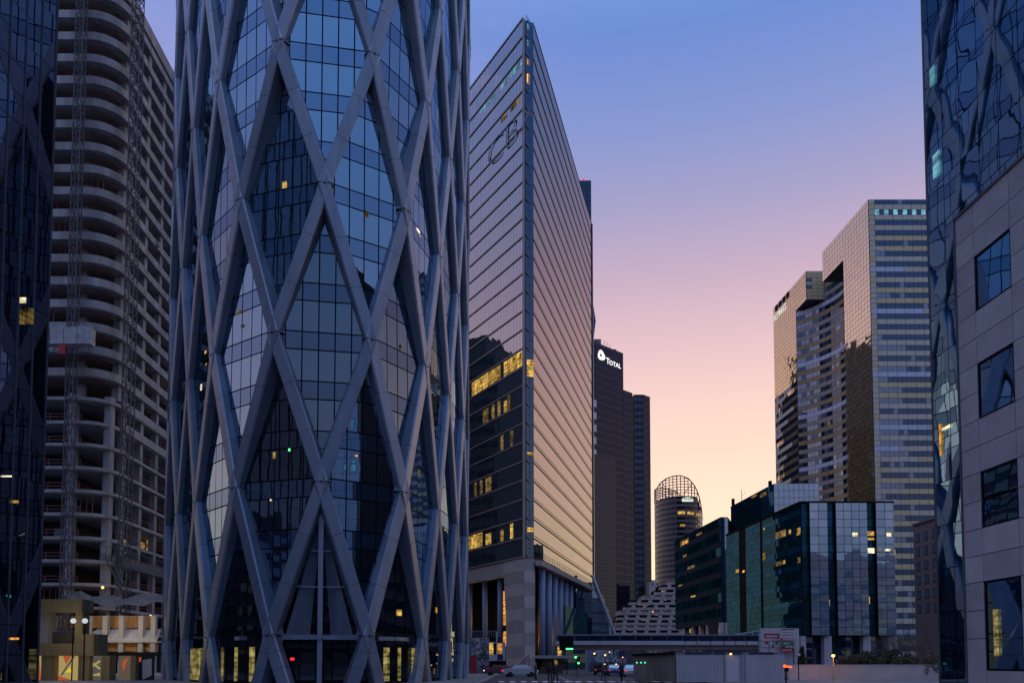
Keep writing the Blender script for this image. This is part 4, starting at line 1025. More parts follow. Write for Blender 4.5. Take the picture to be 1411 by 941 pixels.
# small frontal face of the rear overhang and notch wall
mbb = MB(); p = Pl(s3); panels(mbb, up(p, ZO), up(p+V(11, 0), ZO), up(p, ZE), up(p+V(11, 0), ZE), lin(5), lin(8), lambda i, j: (1 if (i == 0 and j in (3, 5)) else 0), .06, .12, .004)
mbb.build('notch_facade', [M['eq_yel'], M['eq_win']], et)
spc = [MB() for _ in range(nf_)]; wnc = [MB() for _ in range(nf_)]
for i in range(16):
    p, q = arc[i], arc[i+1]     # from near (s1) to far; outside is -x; left->right seen from outside = far -> near
    for k in range(nf_):
        z0_, zm, z1_ = k*ZE/nf_, (k+.5)*ZE/nf_, (k+1)*ZE/nf_
        sp_m = 0 if (k*5+3) % 7 < 4 else 1
        if k % 6 == 4: sp_m = 2
        panels(spc[k], up(q, z0_), up(p, z0_), up(q, zm), up(p, zm), [0, 1], [0, 1], lambda a_, b_: sp_m, .06, .1, .004)
        panels(wnc[k], up(q, zm), up(p, zm), up(q, z1_), up(p, z1_), [0, .5, 1], [0, 1], lambda a_, b_: 1 if (i >= 11 and random.random() < .6) or random.random() < .08 else (2 if random.random() < .008 else 0), .05, .08, .006)
for k in range(nf_): spc[k].build('curved_spandrel', [M['bronze1'], M['bronze2'], M['eq_pale']], et); wnc[k].build('curved_window_band', [M['eq_win'], M['eq_win2'], M['lit_dim']], et)
# sign on the rear gold wall
nG = V(-1, -.058).normalized(); tG = V(.058, -1).normalized(); q = onray(1067, 452, Pl(0), V(-.058, 1)); z_ = zat(1068, 457, q.y)
def Gp(px, py): q = onray(px, py, Pl(0), V(-.058, 1)); return up(q, zat(px, py, q.y))
mb = MB(); a = Gp(1067.5, 442); wd = text_mesh(mb, 'KPMG', V(a.x, a.y, a.z-.6), tG*1.25, V(0, 0, 1)*1.0, nG, 4.0, bold=.08, depth=.4); mb.build('lettering', flat_emit('sign_soft', (1, .97, .9), .65), et)
for i in range(4):
    mb = MB(); c = V(a.x, a.y, a.z)+tG*(2.6+i*4.0)+V(0, 0, 4.6); mb.obox(c+nG*.3, tG*1.25, nG*.08, V(0, 0, 1.15)); mb.build('sign_square', M['black'], et)
# ================================================================== 10 silver and teal office block
sb_ = thing('silver_bay_block', 'glass office block with pale silver bays, dark slots and a teal banded side', 'office building', (70, 180, 0))
Yj = 168.0
def X(px, py=780, Y_=Yj): return pt(px, py, Y_).x
zr_ = zat(1170, 692, Yj); zu = zat(1170, 876, Yj)
cJ = V(X(1105), Yj); dJ = V(-.09, 1).normalized(); nJ = V(-dJ.y, dJ.x)
eJ = onray(1001, 740, cJ, dJ); LJ = (eJ-cJ).length
xe = X(1233)
mb = MB(); mb.prism([tuple(cJ[:2]), (xe, Yj), (xe, Yj+20), tuple((cJ+dJ*21+V(12, 0))[:2]), tuple((eJ+V(12, 0))[:2]), tuple(eJ[:2])], zu, zr_-.1); mb.build('wall', M['black'], sb_)
mb = MB(); nrow = 16; vs = lin(nrow)
def tealrow(i, j): return random.choices((0, 1, 2), (6, 2, 1.6))[0] if j % 3 else random.choices((0, 1, 2), (5, 1, 0))[0]
panels(mb, V(cJ.x, Yj, zu), V(xe, Yj, zu), V(cJ.x, Yj, zr_), V(xe, Yj, zr_), steps(xe-cJ.x, [1.7]), vs, tealrow, .05, .08, .01)
mb.build('dark_glazing', [M['teal'], M['teal2'], M['teal3']], sb_)
for (a_, b_, n_) in ((1114, 1138.5, 2), (1150, 1193, 4), (1205, 1229.5, 2)):
    x0, x1 = X(a_), X(b_); mb = MB(); mb.box(x0, x1, Yj-1.1, Yj-.01, zu+.1, zr_-.3, 3)
    def sm(i, j):
        if j in (4, 8, 12): return 2 if random.random() < .6 else 1
        return random.choices((0, 1), (3, 1))[0]
    panels(mb, V(x0, Yj-1.1, zu+.1), V(x1, Yj-1.1, zu+.1), V(x0, Yj-1.1, zr_-.3), V(x1, Yj-1.1, zr_-.3), lin(n_), vs, sm, .05, .06, .022)
    mb.build('silver_bay', [M['silver'], M['silver2'], M['silver3'], M['black']], sb_)
for (a_, b_, ya, yb, m_, yo) in ((1193.5, 1204.5, 732, 738, 'lit_y', .2), (1194, 1204, 755, 762, 'lit_w', .2), (1193.5, 1198, 822, 832, 'lit_y', .2), (1140, 1143, 826, 835, 'lit_dim', .2), (1171, 1178, 735, 740, 'lit_w', 1.3), (1218, 1224, 735, 740, 'lit_w', 1.3), (1206, 1210, 757, 760, 'lit_y', 1.3), (1216, 1223, 757, 760, 'lit_w', 1.3), (1195, 1204, 741, 744, 'lit_y', .2), (1229.8, 1233, 757, 764, 'lit_y', .2)):
    x0, x1 = X(a_, ya), X(b_, ya); z0_, z1_ = zat(a_, yb, Yj), zat(a_, ya, Yj); mb = MB(); mb.face([V(x0, Yj-yo, z0_), V(x1, Yj-yo, z0_), V(x1, Yj-yo, z1_), V(x0, Yj-yo, z1_)]); mb.build('lit_window', M[m_], sb_)
for (a_, b_) in ((1103, 1110), (1135, 1145.5), (1189, 1199), (1224, 1236)):
    mb = MB(); mb.box(X(a_, 890), X(b_, 890), Yj-.3, Yj+1.5, 0, zu); mb.build('column', M['paint_grey'], sb_)
mb = MB(); x0, x1 = X(1060), X(1233); panels(mb, V(x0, Yj+3, 0), V(x1, Yj+3, 0), V(x0, Yj+3, zu), V(x1, Yj+3, zu), steps(x1-x0, [1.7]), lin(3), lambda i, j: random.choice((0, 1, 1, 2)), .05, .06, .02); mb.box(x0, x1, Yj+3.02, Yj+4, 0, zu, 3)
mb.build('ground_floor_glazing', [M['teal2'], M['win_r'], M['teal3'], M['black']], sb_)
mb = MB(); us = steps(LJ, [1.5]); u_px = lambda u: (lambda p: 705.5+p.x/p.y*F)(eJ.lerp(cJ, u))
def sidem(i, j):
    x = u_px((us[i]+us[i+1])/2)
    if x > 1055: return (0 if j % 3 != 2 else 1) if random.random() < .93 else 2
    if x > 1051: return 3
    if x > 1031: return 1 if random.random() < .7 else 0
    if x > 1022: return 3
    if x > 1003: return random.choice((0, 1, 1, 2))
    return 4
panels(mb, up(eJ, zu), up(cJ, zu), up(eJ, zr_), up(cJ, zr_), us, lin(22), sidem, .03, .08, .005)
mb.build('side_glazing', [M['teal'], M['teal2'], M['teal3'], M['black'], M['silver3']], sb_)
def Jl(px0, px1, py0, py1, m_, nm='lit_window'):
    q0, q1 = onray(px0, py0, cJ, dJ), onray(px1, py0, cJ, dJ); z1_ = zat(px0, py0, q0.y); z0_ = zat(px0, py1, q0.y); mb = MB()
    mb.face([up(q0, z0_)+nJ*.2, up(q1, z0_)+nJ*.2, up(q1, z1_)+nJ*.2, up(q0, z1_)+nJ*.2]); mb.build(nm, M[m_], sb_)
for a_ in ((1070, 1084, 734, 743, 'lit_dim'), (1088, 1091, 730, 736, 'lit_y'), (1099, 1104, 728, 738, 'lit_y'), (1052, 1056, 762, 772, 'lit_dim'), (1070, 1078, 775, 780, 'lit_dim'), (1080, 1083, 772, 777, 'lit_y'), (1100, 1104, 768, 776, 'lit_dim'), (1053, 1055, 727, 730, 'lit_y'), (1015, 1019, 785, 789, 'lit_o'), (1024, 1027, 786, 789, 'lit_o')): Jl(*a_)
mb = MB(); mb.beam(up(cJ, zr_)+nJ*.1, up(eJ, zr_)+nJ*.1, .45, .5, nJ); mb.beam(V(cJ.x, Yj-.1, zr_), V(xe, Yj-.1, zr_), .5, .45); mb.build('roof_edge', M['black'], sb_)
# taller silver sided block behind
tb = thing('rear_glass_block', 'taller glass block with a silver panelled front, rising behind the teal banded office', 'office building', (75, 228, 0))
cT_ = V(pt(1066, 666, 218).x, 218); eT = onray(1007, 699, cT_, dJ); zt_ = zat(1066, 666, 218); x1 = pt(1128, 666, 218).x
mb = MB(); mb.prism([tuple(cT_[:2]), (x1, 218), (x1, 245), tuple((eT+V(10, 0))[:2]), tuple(eT[:2])], 0, zt_-.1); mb.build('wall', M['black'], tb)
mb = MB(); panels(mb, V(cT_.x, 218, 0), V(x1, 218, 0), V(cT_.x, 218, zt_), V(x1, 218, zt_), lin(9), lin(26), lambda i, j: random.choice((0, 0, 1)), .05, .08, .01); mb.build('silver_front', [M['silver'], M['silver2']], tb)
mb = MB(); panels(mb, up(eT, 0), up(cT_, 0), up(eT, zt_), up(cT_, zt_), lin(12), lin(26), lambda i, j: random.choice((0, 0, 1, 1, 2)) if j < 22 else (0 if i < 9 else 1), .05, .08, .02); mb.build('side_glazing', [M['teal'], M['teal2'], M['teal3']], tb)
for px, py, h in ((1061, 663, 3.0), (1010, 692, 4.5)):
    q = onray(px, py, cT_+V(.6, 0), dJ); mb = MB(); mb.box(q.x-.25, q.x+.55, q.y, q.y+.8, zt_-.1, zt_+h*.55); mb.build('chimney', M['black'], tb)
q = onray(1022, 690, cT_+V(1, 0), dJ); mb = MB(); mb.beam(up(q, zt_), up(q, zt_+4), .12, .12); mb.beam(up(q, zt_+2), up(q, zt_+2)+V(1.2, 0, 1), .08, .08); mb.build('antenna', M['black'], tb)
for (px0, px1, py0, py1) in ((1036, 1044, 684, 687), (1048, 1057, 681, 686)):
    q0, q1 = onray(px0, py0, cT_, dJ), onray(px1, py0, cT_, dJ); z1_ = zat(px0, py0, q0.y); z0_ = zat(px0, py1, q0.y); mb = MB()
    mb.face([up(q0, z0_)+nJ*.2, up(q1, z0_)+nJ*.2, up(q1, z1_)+nJ*.2, up(q0, z1_)+nJ*.2]); mb.build('lit_window', M['lit_dim'], tb)
# left teal block
lb = thing('teal_wedge_block', 'dark teal banded glass block over an arcade of orange lit columns', 'office building', (55, 250, 0))
cW = V(pt(993, 712, 226).x, 226); eW = onray(930, 746, cW, dJ); zt_ = zat(993, 712, 226); zb_ = zat(993, 858, 226); x1 = pt(1003, 712, 226).x
mb = MB(); mb.prism([tuple(cW[:2]), (x1, 226), (x1+8, 246), tuple((eW+V(14, 0))[:2]), tuple(eW[:2])], zb_, zt_-.1); mb.build('wall', M['black'], lb)
mb = MB(); nb = 7; vs = [0]
for k in range(nb): vs += [(k+.42)/nb, (k+1)/nb]
LW = (eW-cW).length
panels(mb, up(eW, zb_), up(cW, zb_), up(eW, zt_), up(cW, zt_), steps(LW, [2.2]), vs, lambda i, j: 0 if j % 2 == 0 else random.choice((1, 1, 2)), .03, .08, .02)
panels(mb, V(cW.x, 226, zb_), V(x1, 226, zb_), V(cW.x, 226, zt_), V(x1, 226, zt_), [0, .5, 1], lin(20), lambda i, j: 0 if i == 0 else 3, .03, .08, .01)
mb.build('banded_glazing', [solid('blue_spandrel_glass', (.012, .045, .085), .7, .15, spec=.08), M['teal'], M['teal3'], M['silver']], lb)
for (px0, px1, py0, py1, m_) in ((938, 950, 746, 753, 'lit_dim'), (941, 949, 747, 751, 'lit_o'), (948, 958, 781, 785, 'lit_dim'), (942, 947, 765, 768, 'lit_dim'), (953, 959, 821, 823, 'lit_y'), (936, 941, 806, 808, 'lit_dim'), (960, 968, 736, 739, 'lit_dim')):
    q0, q1 = onray(px0, py0, cW, dJ), onray(px1, py0, cW, dJ); z1_ = zat(px0, py0, q0.y); z0_ = zat(px0, py1, q0.y); mb = MB()
    mb.face([up(q0, z0_)+nJ*.2, up(q1, z0_)+nJ*.2, up(q1, z1_)+nJ*.2, up(q0, z1_)+nJ*.2]); mb.build('lit_window', M[m_], lb)
for i, px in enumerate((944, 956, 966, 976, 986, 994, 1002, 1012)):
    q = onray(px, 870, cW+nJ*(-.5), dJ) if px < 994 else V(pt(px, 870, 224).x, 224); mb = MB(); mb.tube(up(q, 0), up(q, zb_), .7, 10); mb.build('arcade_column', M['resid'], lb, smooth=True)
mb = MB(); mb.beam(up(cW, zb_/2)-nJ*4, up(eW, zb_/2)-nJ*4, zb_, .4, nJ); mb.box(cW.x-3, x1+30, 229, 229.4, 0, zb_); mb.build('arcade_wall', M['conc_dark'], lb)
for (px0, px1, py0, py1, m_) in ((941, 953, 853, 859, 'lit_o'), (958, 965, 853.5, 859, 'lit_o'), (967, 974, 853, 858, 'lit_o'), (976, 984, 853, 858, 'lit_o'), (978, 983, 861, 874, 'lit_y'), (990, 994, 864, 872, 'lit_y'), (950, 952, 866, 872, 'lit_y'), (1012, 1016, 861, 865, 'lit_w')):
    Pq = cW-nJ*3.6; q0, q1 = (onray(px0, py0, Pq, dJ), onray(px1, py0, Pq, dJ)) if px1 < 986 else (V(pt(px0, py0, 228.9).x, 228.9), V(pt(px1, py0, 228.9).x, 228.9)); z1_ = zat(px0, py0, q0.y); z0_ = zat(px0, py1, q0.y); mb = MB()
    mb.face([up(q0, z0_), up(q1, z0_), up(q1, z1_), up(q0, z1_)]); mb.build('lit_window', M[m_], lb)
# ================================================================== 11 brown building
bb = thing('brown_stone_block', 'brown stone block with small square windows beside the bare shrubs', 'building', (105, 200, 0))
db = V(-.058, 1).normalized(); nB = V(-db.y, db.x); e_ = V(pt(1258, 724, 206).x, 206); c_ = e_-db*18; zt_ = zat(1258, 724, 206)
mb = MB(); mb.prism([tuple(c_[:2]), tuple(e_[:2]), (e_.x+16, e_.y), (c_.x+16, c_.y)], 0, zt_); mb.build('wall', M['brick'], bb)
for k in range(6):
    for i in range(5):
        c = e_-db*(2.0+i*3.55); z = zt_-3.6-k*3.65
        mb = MB(); mb.obox(up(c, z)+nB*.0, db*.85, nB*.05, V(0, 0, 1.15), 0); mb.obox(up(c, z)+nB*.05, db*.72, nB*.02, V(0, 0, 1.0), 1); mb.build('window', [M['black'], M['silver2']], bb)
mb = MB(); mb.beam(up(c_, zt_+.2)+nB*.1, up(e_, zt_+.2)+nB*.1, .5, .5, nB); mb.build('roof_edge', M['brick'], bb)
# ================================================================== 12 right mirror tower and granite building
mr = thing('mirror_glass_tower', 'blue mirror glass tower at the right edge with wavy reflections of diagonal struts', 'office building', (26, 30, 0))
dM = V(-.042, 1).normalized(); nM = V(-dM.y, dM.x); fr = V(.5375*38, 38.0); nr = fr-dM*26; HM = 52
mb = MB(); mb.prism([tuple(fr[:2]), tuple(nr[:2]), (nr.x+20, nr.y), (fr.x+20, fr.y)], 0, HM); mb.build('wall', M['black'], mr)
us = steps(26, [1.33]); mb = MB()
class Flip: pass
us_ = [1-u for u in reversed(us)]
for i in range(len(us)-1):
    for j in range(int(HM/2.05)):
        pass
vs = steps(HM, [2.05])
def wavy_panes(mb, p00, p10, p01, p11, us, vs, amp, gap, off, sub=4):
    n = (p10-p00).cross(p01-p00).normalized(); L_ = (p10-p00).length; H_ = (p01-p00).length
    for i in range(len(us)-1):
        for j in range(len(vs)-1):
            u0, u1, v0, v1 = us[i]+gap/L_, us[i+1]-gap/L_, vs[j]+gap/H_, vs[j+1]-gap/H_
            bl = random.gauss(0, amp); tx = random.gauss(0, amp*.8); tz = random.gauss(0, amp*.8); b = len(mb.v); tw = random.gauss(0, amp*.5)
            for jj in range(sub+1):
                for ii in range(sub+1):
                    a_, b_ = ii/sub, jj/sub; u = u0+(u1-u0)*a_; v = v0+(v1-v0)*b_
                    h = bl*math.sin(math.pi*a_)*math.sin(math.pi*b_)*1.2+tx*(a_-.5)+tz*(b_-.5)+tw*(a_-.5)*(b_-.5)*4
                    mb.v.append(p00+(p10-p00)*u+(p01-p00)*v+n*(off+h))
            for jj in range(sub):
                for ii in range(sub):
                    q = b+jj*(sub+1)+ii; mb.f.append((q, q+1, q+sub+2, q+sub+1)); mb.m.append(0)
wavy_panes(mb, up(fr, 0), up(nr, 0), up(fr, HM), up(nr, HM), us, vs, .0017, .022, .06)
mb.build('curtain_wall', M['mir_r'], mr, smooth=True)
mb = MB(); mb.box(fr.x-.05, fr.x+.3, fr.y+.02, fr.y+.2, 0, HM); mb.build('corner_trim', M['galv_dark'], mr)
def Ml(px0, px1, py0, py1, m_):
    q0, q1 = onray(px0, py0, fr, dM), onray(px1, py0, fr, dM); z1_, z0_ = zat(px0, py0, q0.y), zat(px0, py1, q0.y); mb = MB()
    mb.face([up(q0, z0_)+nM*.12, up(q1, z0_)+nM*.12, up(q1, z1_)+nM*.12, up(q0, z1_)+nM*.12]); mb.build('lit_window', M[m_], mr)
for a_ in ((1284, 1291, 98, 122, 'lit_c'), (1288, 1298, 216, 248, 'lit_c'), (1297, 1300, 585, 628, 'lit_o'), (1301, 1313, 590, 594, 'lit_w')): Ml(*a_)
gr = thing('granite_clad_building', 'purple grey granite panelled building with large square windows, lower right edge', 'office building', (20, 24, 0))
fg = V(.571*27, 27.0); ng = fg-dM*13; HG = zat(1316, 303, 27.0)
mb = MB(); mb.prism([tuple((fg+V(.08, 0))[:2]), tuple((ng+V(.08, 0))[:2]), (ng.x+7, ng.y), (fg.x+4.6, fg.y)], 0, HG-.05); mb.build('wall', M['black'], gr)
# column lines of the facade: narrow strip, then window bay (window height 1.9) and so on
flr = 3.62
def gz(py): q = onray(1350, py, fg, dM); return zat(1350, py, q.y)
wtop = gz(349); wins = []
for k in range(4): z1_ = wtop-k*flr; wins.append((z1_-(1.86 if k < 3 else 2.9), z1_))
cols = [0, .98, 2.78, 3.76, 5.56, 6.54, 8.34, 9.32, 11.1, 12.1, 13]
mb = MB()
zs = sorted(set([0.05, HG] + [z for w_ in wins for z in w_ if z > .2] + [(wins[k][1]+wins[k-1][0])/2 for k in range(1, 4)] + [wtop+.86] ))
zn = sorted(set([0.05, HG] + [wtop-k*flr+o_ for k in range(5) for o_ in (0, -.93, -1.86, -2.74) if wtop-k*flr+o_ > .3 and not (k == 3 and o_ < -1.9)] + [wtop+.86]))
for i in range(len(cols)-1):
    strip = i % 2 == 0; zz = zn if strip else zs
    for j in range(len(zz)-1):
        z0_, z1_ = zz[j], zz[j+1]; mid = (z0_+z1_)/2
        if not strip and any(a_ < mid < b_ for a_, b_ in wins): continue
        halves = [(cols[i], cols[i+1])] 
        for (ca, cb) in halves:
            p, q = fg-dM*(ca+.012), fg-dM*(cb-.012); cm_ = (cols[i]+cols[i+1])/2
            mb.obox((up(p, z0_+.012)+up(q, z1_-.012))/2-nM*.0, (q-p)/2, nM*.03, V(0, 0, (z1_-z0_-.024)/2), random.choice((0, 0, 1, 2)))
mb.build('granite_cladding', [M['granite'], M['granite2'], M['granite3']], gr)
for i in range(1, len(cols)-1, 2):
    for k, (z0_, z1_) in enumerate(wins):
        z0_ = max(z0_, .1)
        if z1_ < .4: continue
        p, q = fg-dM*cols[i], fg-dM*cols[i+1]; f_ = MB(); c = (p+q)/2
        for (a_, b_) in ((up(p, z0_+.03), up(q, z0_+.03)), (up(p, z1_-.03), up(q, z1_-.03))): f_.beam(a_-nM*.04, b_-nM*.04, .06, .10, nM)
        for a_ in (p-dM*.03, q+dM*.03): f_.beam(up(a_, z0_)-nM*.04, up(a_, z1_)-nM*.04, .06, .098, nM)
        fo = f_.build('window', M['black'], gr)
        gm = MB(); wavy_panes(gm, up(p, z0_)-nM*.02, up(q, z0_)-nM*.02, up(p, z1_)-nM*.02, up(q, z1_)-nM*.02, [0, 1], [0, .5, 1] if k == 2 else [0, 1], .004, .04, .0, 6)
        pn = gm.build('pane', M['win_r'], fo, smooth=True); pn.parent = fo
q = fg-dM*(cols[1]+.55); mb = MB(); mb.obox(up(q, (wins[3][1]+max(wins[3][0], .3))/2-.25)+nM*.03, dM*.12, nM*.004, V(0, 0, .75)); mb.build('lit_lobby_lamp', lit('lobby_glow', (.9, .7, .3), .35, 3, .2), gr)
mb = MB(); mb.beam(up(fg, HG)+nM*.02, up(ng, HG)+nM*.02, .09, .12, nM); mb.beam(up(fg+dM*.04, 0), up(fg+dM*.04, HG), .08, .12, nM); mb.build('metal_coping', M['galv_dark'], gr)
# ================================================================== 13 block mirrored in the pointed tower
hb = thing('mirrored_dark_block', 'dark office block seen only mirrored in the left facade of the pointed tower', 'office building', (-75, 225, 0))
mb = MB(); mb.prism([(-96, 205), (-58, 205), (-58, 262), (-96, 262)], 0, 95); mb.prism([(-92, 210), (-62, 210), (-62, 240), (-92, 240)], 95, 102); mb.prism([(-86, 214), (-68, 214), (-68, 228), (-86, 228)], 102, 106); mb.build('wall', M['conc_dark'], hb)
mb = MB(); panels(mb, V(-58, 205, 0), V(-58, 262, 0), V(-58, 205, 94), V(-58, 262, 94), lin(24), lin(44), lambda i, j: 0 if j % 2 else None, .2, .1, .01); mb.build('window_bands', M['navy'], hb)
# ================================================================== 14 footbridge
fb = thing('footbridge', 'slender grey footbridge with glass rail crossing in front of the pointed tower base', 'footbridge', (20, 110, 0))
Yb = 110; xa, xb = pt(768, 885, Yb).x, pt(1046, 885, Yb).x; zd = zat(900, 888, Yb); zf = zat(900, 882.5, Yb); ztp = zat(900, 874, Yb)
mb = MB(); mb.prism([(xa, Yb), (xb, Yb), (xb, Yb+4), (xa, Yb+4)], zd, zf); mb.build('deck', M['paint_grey'], fb)
mb = MB(); mb.box(xa+1, xb, Yb+.5, Yb+3.5, zd-.65, zd-.003); mb.build('underside_girder', M['conc_brown'], fb)
mb = MB(); mb.beam(V(xa, Yb+.05, ztp), V(xb, Yb+.05, ztp), .1, .1); mb.beam(V(xa, Yb+3.9, ztp), V(xb, Yb+3.9, ztp), .1, .1); mb.build('handrail', M['galv'], fb)
mb = MB(); x = xa
while x < xb: mb.box(x, min(x+2.1, xb), Yb+.05, Yb+.08, zf, ztp-.12); x += 2.16
mb.build('glass_rail', M['eq_win'], fb)
mb = MB(); x = xa
while x < xb: mb.box(x-.04, x+.04, Yb-.02, Yb+.12, zf, ztp); x += 2.16
mb.build('rail_posts', M['galv_dark'], fb)
mb = MB(); mb.box(xb-1, xb-.2, Yb+1.5, Yb+2.5, 0, zd-.66); mb.build('support', M['conc_pale'], fb)
# terrace balustrade right of the bridge
tr = thing('terrace_wall', 'pale glass balustrade over a dark slatted fence, sloping down to the footbridge', 'balustrade', (35, 118, 0))
a, b = pt(966, 881, 118), pt(1047, 868.5, 116); a2, b2 = pt(966, 883, 118), pt(1047, 876, 116)
mb = MB(); mb.face([a2, b2, b, a]); mb.face([a2+V(0, .1, 0), a+V(0, .1, 0), b+V(0, .1, 0), b2+V(0, .1, 0)]); mb.build('glass_panel', M['glass_pale'], tr)
mb = MB(); mb.beam(a, b, .15, .15); mb.beam(a2, b2, .2, .2)
for i in range(9): mb.beam(a.lerp(b, i/8), a2.lerp(b2, i/8), .12, .14)
mb.build('rail_frame', M['paint_grey'], tr)
mb = MB(); 
for i in range(34):
    p = a2.lerp(b2, i/33); mb.box(p.x-.06, p.x+.06, 117.3, 117.4, 0, p.z-.15)
mb.box(a2.x, b2.x, 117.6, 117.9, 0, a2.z-.25); mb.build('slatted_fence', [M['galv_dark']], tr)
# ================================================================== 15 site containers
fc = thing('site_container', 'long pale grey site container with a blue top strip, white door and amber lamp', 'container', (18, 66, 0))
Yk = 66; x0, x1, zt_ = pt(932, 900, Yk).x, pt(1080, 900, Yk).x, zat(1000, 898, Yk)
mb = MB(); mb.box(x0, x1, Yk, Yk+3.2, .12, zt_-.18); mb.build('body', M['paint_grey'], fc)
mb = MB(); 
for (a_, b_) in ((943, 980), (983, 1000), (1003, 1022), (1032, 1066)): mb.box(pt(a_, 0, Yk).x/1.0 if False else pt(a_, 899, Yk).x, pt(b_, 899, Yk).x, Yk-.06, Yk-.004, zt_-.17, zt_-.02)
mb.build('blue_strip', M['paint_blue'], fc)
mb = MB(); mb.box(x0-.02, x1+.02, Yk-.02, Yk+3.22, zt_-.175, zt_); mb.build('roof', M['galv'], fc)
mb = MB(); a_ = pt(1001, 905, Yk); b_ = pt(1017, 905, Yk); mb.box(a_.x, b_.x, Yk-.03, Yk-.004, .15, a_.z); mb.build('door', M['paint_white'], fc)
mb = MB(); p = pt(1007, 900.5, Yk-.15); mb.ball(p, .11, 10, sz=.7); mb.build('lamp', M['amber_small'], fc)
mb = MB()
for px in (998, 1021, 1026): q = pt(px, 905, Yk); mb.box(q.x-.03, q.x+.03, Yk-.06, Yk-.005, .12, zt_-.2)
for px in range(936, 1080, 4):
    q = pt(px, 905, Yk)
    if not 996 < px < 1022: mb.box(q.x-.012, q.x+.012, Yk-.012, Yk-.0, .2, zt_-.25)
mb.build('ribs', M['galv'], fc)
mb = MB()
for px in (945, 960, 979, 998, 1014, 1029, 1045, 1060): q = pt(px, 890, Yk+.3); mb.box(q.x-.03, q.x+.03, Yk+.3, Yk+.36, zt_, zt_+.95)
for z in (.35, .9): mb.box(pt(940, 890, Yk).x, x1, Yk+.31, Yk+.35, zt_+z, zt_+z+.05)
mb.build('roof_railing', M['galv_dark'], fc)
sc2 = thing('slatted_cabin', 'tan slatted cabin wall left of the pale grey container', 'container', (13, 70, 0))
xl_ = pt(879, 903, 72).x; mb = MB(); mb.prism([(xl_, 74), (x0-.1, Yk+.2), (x0-.1, Yk+4), (xl_+.5, 78)], .12, zat(879, 902, 74)); mb.build('body', M['paint_tan'], sc2)
mb = MB(); pa, pb_ = V(xl_, 74), V(x0-.1, Yk+.2); nn_ = V((pb_-pa).y, -(pb_-pa).x).normalized(); nn_ = -nn_ if nn_.y > 0 else nn_
for i in range(22): q = pa.lerp(pb_, i/21); mb.obox(up(q, .12+1.12)+nn_*.03, (pb_-pa).normalized()*.08, nn_*.03, V(0, 0, 1.05))
mb.build('slats', M['paint_tan'], sc2)
mb = MB(); mb.beam(up(pa, zat(879, 902, 74))+nn_*.1, up(pb_, zat(879, 902, 74)+.1)+nn_*.1, .2, .25, nn_); mb.build('roof_trim', M['black'], sc2)
for px in (883, 888, 893):
    mb = MB(); q = pt(px, 913, 71.0); q = pa.lerp(pb_, (px-879)/53*1.15)
    mb.obox(up(q, 1.72)+nn_*.08, (pb_-pa).normalized()*.09, nn_*.02, V(0, 0, .05)); mb.build('green_lamp', M['green_sig'], sc2)
# ================================================================== 16 poster wall and signs
pw = thing('poster_wall', 'grey wall carrying a red sign over faded posters', 'advertising wall', (26, 80, 0))
Yw = 80
mb = MB(); mb.box(pt(1048, 880, Yw).x, pt(1101, 880, Yw).x, Yw, Yw+.6, 0, zat(1075, 865, Yw)); mb.build('wall', M['paint_grey'], pw)
def plate(parent, nm, px0, px1, py0, py1, m_, off, Y_=Yw):
    a, b = pt(px0, py0, Y_), pt(px1, py1, Y_); mb = MB(); mb.box(a.x, b.x, Y_-off-.02, Y_-off, b.z, a.z); mb.build(nm, m_, parent)
plate(pw, 'red_sign', 1053, 1073, 872.5, 879, M['paint_red'], .01)
mb = MB(); a = pt(1055.5, 877.6, Yw); 
for i in range(8): mb.box(a.x+i*.145, a.x+i*.145+.10, Yw-.045, Yw-.035, a.z, a.z+.2)
mb.build('faint_letters', M['paint_white'], pw)
plate(pw, 'poster', 1051, 1074, 880.5, 893, M['paint_grey'], .01); plate(pw, 'poster', 1063, 1073, 881.5, 892, M['mural_bw2'], .032)
mb = MB(); mb.ball(pt(1056.5, 884.5, Yw-.04), .16, 10); mb.build('red_emblem', M['paint_red'], pw)
tsb = thing('stacked_sign_board', 'tall board stacked with white, pink, green and red advertising panels', 'sign', (27.5, 79.6, 0))
Yq = 79.6
for nm, y0, y1, m_ in (('white_panel', 865, 878.5, 'paint_white'), ('red_panel', 879, 882, 'paint_red'), ('green_panel', 883.5, 890, 'paint_green'), ('red_panel', 893, 898.5, 'paint_red')): plate(tsb, nm, 1075.5, 1094.5, y0, y1, M[m_], .0, Yq)
plate(tsb, 'green_panel', 1077, 1094.5, 889.9, 892.6, M['tealgreen'], .0, Yq)
for (y, x0_, n_, m_) in ((866.8, 1077, 7, 'coat_dark'), (871, 1078, 6, 'galv'), (875, 1078, 6, 'galv'), (880.5, 1079, 6, 'paint_white'), (886.2, 1080, 3, 'paint_white'), (890.8, 1082, 5, 'paint_white'), (895.5, 1078, 5, 'paint_grey')):
    a = pt(x0_, y+.9, Yq); mb = MB()
    for i in range(n_): mb.box(a.x+i*.19, a.x+i*.19+.13, Yq-.04, Yq-.025, a.z, a.z+.15)
    mb.build('faint_letters', M[m_], tsb)
mb = MB(); mb.box(pt(1078, 0, Yq).x if False else 26.9, 27.0, Yq, Yq+.1, 0, 3.2); mb.box(28.0, 28.1, Yq, Yq+.1, 0, 3.2); mb.build('post', M['galv_dark'], tsb)
